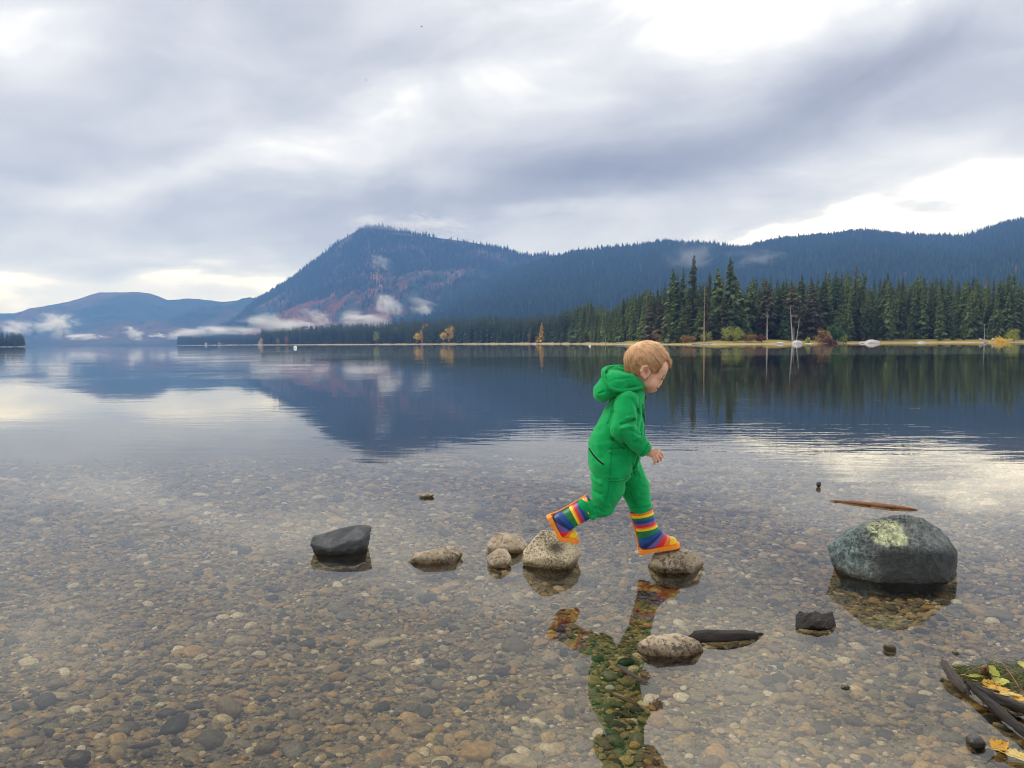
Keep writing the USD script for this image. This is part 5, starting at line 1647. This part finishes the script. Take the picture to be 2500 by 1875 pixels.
for line in ([(520, 716), (503, 850), (491, 998), (478, 1120), (457, 1226)], [(491, 998), (560, 997), (632, 989)], [(694, 466), (688, 520), (672, 575), (648, 628)], [(506, 801), (550, 799), (602, 788)], [(660, 1108), (682, 1160), (704, 1204)], [(692, 868), (672, 930), (650, 982)], [(742, 742), (716, 786), (690, 832)], [(668, 1222), (742, 1214), (812, 1200)], [(520, 520), (545, 470), (580, 430)]):
    seam('seam', line, .0011, M_SEAM)
for r_, mt, off in ((.0042, M_DARK, 0), ):
    seam('pocket_slit', [(374, 792), (392, 832), (420, 864), (456, 890)], r_, mt, 24, -.0008)
seam('pocket_edge', [(372, 782), (398, 826), (426, 858), (461, 884)], .0013, M_RIM, 24, .001)
seam('pocket_edge', [(374, 806), (394, 846), (420, 876), (452, 898)], .0013, M_RIM, 24, .001)
zl = [C(755, 452, -.004), C(757, 560, -.012), C(756, 660, -.014), C(752, 745, -.012)]
seam('zip', [(738, 470), (742, 560), (742, 650), (738, 745)], .0018, M_ZIP, 24, .0006)
put('zip_pull', mine(tube([C(752, 455, -.03), C(757, 480, -.032)], [.003, .002], 6)), M_ZIP, suit_prim)

# rain boots
def boot_sdf(p):
    x, y, z = p[:, 0], p[:, 1], p[:, 2]
    d = ell(p * [1, 1, 0], [0, 0, 0], np.array([1, 1, 1]))
    t = np.clip((z - .05) / .135, 0, 1)
    cx = .047 - .012 * t
    a = .0435 + .004 * t; b = .036 + .006 * t
    k = np.sqrt(((x - cx) / a) ** 2 + (y / b) ** 2)
    shaft = smax((k - 1) * b * .95, np.maximum(z - .183, .02 - z), .006)
    inside = np.sqrt(((x - cx) / (a - .0045)) ** 2 + (y / (b - .0045)) ** 2)
    foot = join([cone(p, [.036, 0, .040], [.085, 0, .032], .034, .028), cone(p, [.085, -.007, .030], [.138, -.008, .024], .027, .018), cone(p, [.085, .007, .030], [.138, .007, .024], .027, .018), cone(p, [.05, 0, .085], [.095, 0, .042], .036, .024)], .012)
    d = smin(shaft, foot, .014)
    d = smax(d, .012 - z, .004)
    return smax(d, -smax((inside - 1) * b, .10 - z, .004), .002)


bmesh = surface(boot_sdf, [-.02, -.06, 0.0], [.19, .06, .20], .0023)
bvx = np.array(bmesh.vertices)
piv = np.array([.150, .098])
th = np.arctan2(-(bvx[:, 2] - piv[1]), -(bvx[:, 0] - piv[0]))
stripe = np.where(bvx[:, 2] > piv[1], .183 - bvx[:, 2], (.183 - piv[1]) + np.clip(th, 0, 2) * .052)
NAVY, ORA, YEL, GRN, BLU, PUR, RED = (.010, .022, .11), (.86, .19, .02), (.88, .58, .015), (.008, .16, .035), (.006, .06, .24), (.13, .09, .27), (.68, .02, .025)
order = [(0, NAVY), (.008, ORA), (.019, YEL), (.030, GRN), (.040, BLU), (.049, NAVY), (.053, PUR), (.062, RED), (.072, ORA), (.078, YEL), (.086, GRN), (.0965, BLU), (.106, NAVY), (.1135, PUR), (.1225, RED), (.135, ORA), (.1485, YEL), (.19, YEL)]


def boot_material():
    g = Graph()
    s = g.add('attribute', 'fac', attribute='stripe')
    col = g.ramp(g.m('divide', s, .20), [(a / .20, c) for a, c in order], interpolate=False)
    pos = g.add('geometry', 'position')
    col = g.mix(1.0, col, g.ramp(g.noise(pos, 130, 4, .7), [(.3, (.8, .8, .8)), (.7, (1.1, 1.1, 1.1))]), 'multiply')
    return g.material('striped_rubber', g.add('principled_bsdf', 'BSDF', base_color=col, roughness=.38, specular_ior_level=.45))


M_BOOT = boot_material()
M_SOLE = simple('orange_rubber', (.86, .26, .02), .5, .06, 60)
plan = Polygon([(-.006, -.017), (.0, -.026), (.02, -.031), (.05, -.031), (.09, -.035), (.125, -.036), (.150, -.030), (.166, -.014), (.169, .002), (.163, .018), (.145, .030), (.12, .034), (.085, .031), (.05, .029), (.02, .029), (.0, .025), (-.006, .016)]).buffer(.004).buffer(-.003)
sole = trimesh.creation.extrude_polygon(plan, .015, engine='earcut')
heel = trimesh.creation.extrude_polygon(shapely.intersection(plan.buffer(-.001), shapely.box(-.02, -.1, .045, .1)), .005, engine='earcut'); heel.apply_translation([0, 0, -.0048])
tread = trimesh.creation.extrude_polygon(shapely.intersection(plan.buffer(-.001), shapely.box(.075, -.1, .2, .1)), .004, engine='earcut'); tread.apply_translation([0, 0, -.0038])
sole = trimesh.util.concatenate([sole, heel, tread])
def flexed(m, deg):
    """The boot bent at the ball of the foot."""
    m = m.copy()
    v = np.array(m.vertices)
    t = np.clip((v[:, 0] - .075) / .05, 0, 1)
    a = np.radians(deg) * t * t * (3 - 2 * t)
    x0 = .085
    x, z = v[:, 0] - x0, v[:, 2] - .008
    far = v[:, 0] > .075
    v[far, 0] = (x0 + x * np.cos(a) - z * np.sin(a))[far]
    v[far, 2] = (.008 + x * np.sin(a) + z * np.cos(a))[far]
    m.vertices = v
    return m


sole = trimesh.remesh.subdivide_to_size(sole.vertices, sole.faces, .012)
sole = trimesh.Trimesh(*sole, process=False)
for (hx, hy), ang, dy, lab, flex in (((101, 1258), -64.0, -.055, 'rain boot of the rear foot, tipped onto its toe', 48.0), ((744, 1541), 10.8, .055, 'rain boot of the front foot, landing flat', -3.0)):
    b = group_xform('rain_boot', C(hx, hy, dy) - CHILD_AT, parent=str(person.GetPath()), label=lab)
    b.AddRotateYOp().Set(-ang)
    put('boot_shell', flexed(bmesh, flex), M_BOOT, b, smooth=True, var={'stripe': stripe})
    put('sole', flexed(sole, flex), M_SOLE, b)
    put('heel_strip', tube([[-.005, 0, .012], [-.002, 0, .05], [-.0045, 0, .10], [-.0085, 0, .14], [-.0125, 0, .182]], [.005, .0035, .003, .003, .003], 8), M_SOLE, b, smooth=True)

# ------------------------------------------------------------------ birds far off over the lake
M_BIRD = simple('bird', (.03, .03, .032), .8, .1, 5)
for k, (px_, py_, lab) in enumerate(((1030, 65, 'dark bird high above the tall mountain, right of two near the top edge'), (1128, 81, 'small dark bird farthest right in the sky'), (963, 110, 'tiny bird between the two upper right birds and the lower one'), (894, 196, 'dark bird lowest in the sky above the summit'), (350, 110, 'tiny dark bird alone in the upper left sky'))):
    p = at_depth(px_, py_, 120.0)
    t = group_xform('bird', p, rotz=.7 * k, scale=[.8, .55, .45, .8, .5][k], label=lab, category='bird')
    b = trimesh.creation.icosphere(2, 1.0); b.apply_scale([.16, .055, .05])
    put('body', b, M_BIRD, t, smooth=True)
    for s_ in (-1, 1):
        w = trimesh.Trimesh([[.06, s_ * .03, .02], [-.07, s_ * .03, .02], [-.05, s_ * .2, .09], [.03, s_ * .2, .10], [-.09, s_ * .36, .05], [.06, s_ * .03, .032], [-.07, s_ * .03, .032], [-.05, s_ * .2, .1], [.03, s_ * .2, .11]], [[0, 1, 2], [0, 2, 3], [3, 2, 4], [5, 7, 6], [5, 8, 7], [8, 4, 7], [0, 5, 6], [0, 6, 1]], process=False)
        put('wing', w, M_BIRD, t)
    put('tail', trimesh.Trimesh([[-.12, .03, 0], [-.12, -.03, 0], [-.25, .05, .01], [-.25, -.05, .01], [-.12, 0, .02]], [[0, 1, 3], [0, 3, 2], [0, 2, 4], [1, 4, 3], [4, 2, 3]], process=False), M_BIRD, t)
# ------------------------------------------------------------------ air and low cloud
def make_haze():
    g = Graph()
    vol = g.add('principled_volume', 'volume', color=(0.19, 0.41, 1.0), density=1.35e-4, anisotropy=0.0, absorption_color=(1.0, 1.0, 1.0))
    b = trimesh.creation.box([17400, 8700, 660])
    b.apply_translation([0, 4200, -8 + 330])
    return put('haze', b, g.material('haze', volume=vol), kind='stuff', label='thin blue autumn haze over the lake')


make_haze()


def low_cloud(px, py, D, rx, ry, depth, dens, seed, label, tilt=0.0, soft=1.0):
    """A bank of mist: a closed rounded hull filled with uneven thin volume; rx, ry in frame units at its distance."""
    c = at_depth(px, py, D)
    k = D / FOCAL
    g = Graph()
    o = g.add('texture_coordinate', 'object')
    r = g.add('vector_math', 'value', math_type='length', vector1=o)
    n = g.noise(g.scaled(o, (1.0, 1.0, .8), (seed * 3.7, seed * 1.9, 0)), 1.5, 6, .62, .8)
    v = g.m('add', g.m('subtract', 1.0, r), g.m('multiply', g.m('subtract', n, .56), 3.2))
    d = g.m('multiply', g.m('multiply', g.rng(v, .12, .12 + soft), g.rng(r, .55, 1.0, 1.0, 0.0)), dens * 1.5)
    vol = g.add('principled_volume', 'volume', color=(.97, .98, 1.0), density=d, anisotropy=0.0, absorption_color=(1.0, 1.0, 1.0))
    m = put('low_cloud', trimesh.creation.icosphere(3), g.material(f'low_cloud_{seed}', volume=vol), smooth=True, label=label, category='cloud', kind='stuff')
    m.AddTranslateOp().Set(Gf.Vec3d(*map(float, c)))
    m.AddRotateYOp().Set(tilt)
    m.AddScaleOp().Set(Gf.Vec3f(rx * k * 1.35, depth * 1.2, ry * k * 1.45))


low_cloud(1000, 548, 3480, 150, 26, 200, .012, 1, 'grey cloud cap clinging to the summit of the tall mountain', 5, 1.2)
low_cloud(678, 797, 2450, 92, 30, 90, .035, 2, 'bright white bank of mist at the left foot of the tall mountain', 6)
low_cloud(570, 806, 2500, 70, 12, 60, .03, 3, 'thin mist strip left of the bright bank at the mountain foot', 2)
low_cloud(775, 780, 2400, 58, 24, 60, .012, 4, 'thin torn mist rising right of the bright bank', 25)
low_cloud(895, 783, 2350, 76, 24, 70, .032, 5, 'white mist bank in the middle of the mountain foot', 8)
low_cloud(950, 747, 2420, 40, 28, 60, .032, 6, 'small dense white puff above the middle mist bank', 35)
low_cloud(1040, 755, 2400, 56, 28, 60, .015, 7, 'fading white puff right of the small dense puff', 35)
low_cloud(1685, 628, 2050, 80, 36, 80, .0022, 8, 'smoky wisp below the crest of the right ridge')
low_cloud(1840, 628, 2000, 80, 26, 80, .0014, 9, 'faint wisp right of the smoky wisp on the ridge')
low_cloud(930, 645, 3000, 34, 20, 60, .005, 10, 'faint wisp in the gully of the tall mountain', 20)
low_cloud(130, 790, 3500, 60, 30, 200, .016, 11, 'broad ragged white cloud on the far left mountains', -8)
low_cloud(46, 800, 3450, 26, 20, 150, .02, 12, 'small white cloud at the left end of the far mountains', 20)
low_cloud(330, 815, 3400, 24, 13, 100, .03, 13, 'small bright sloping cloud before the far mountains', 38)
low_cloud(480, 812, 3300, 75, 14, 120, .018, 14, 'long low mist where the far mountains meet the tall mountain', -6)
low_cloud(200, 823, 3400, 60, 8, 100, .02, 15, 'flat strip of mist above the far end of the lake')
low_cloud(384, 819, 3400, 13, 6, 80, .03, 16, 'tiny bright cloud right of the small sloping cloud')
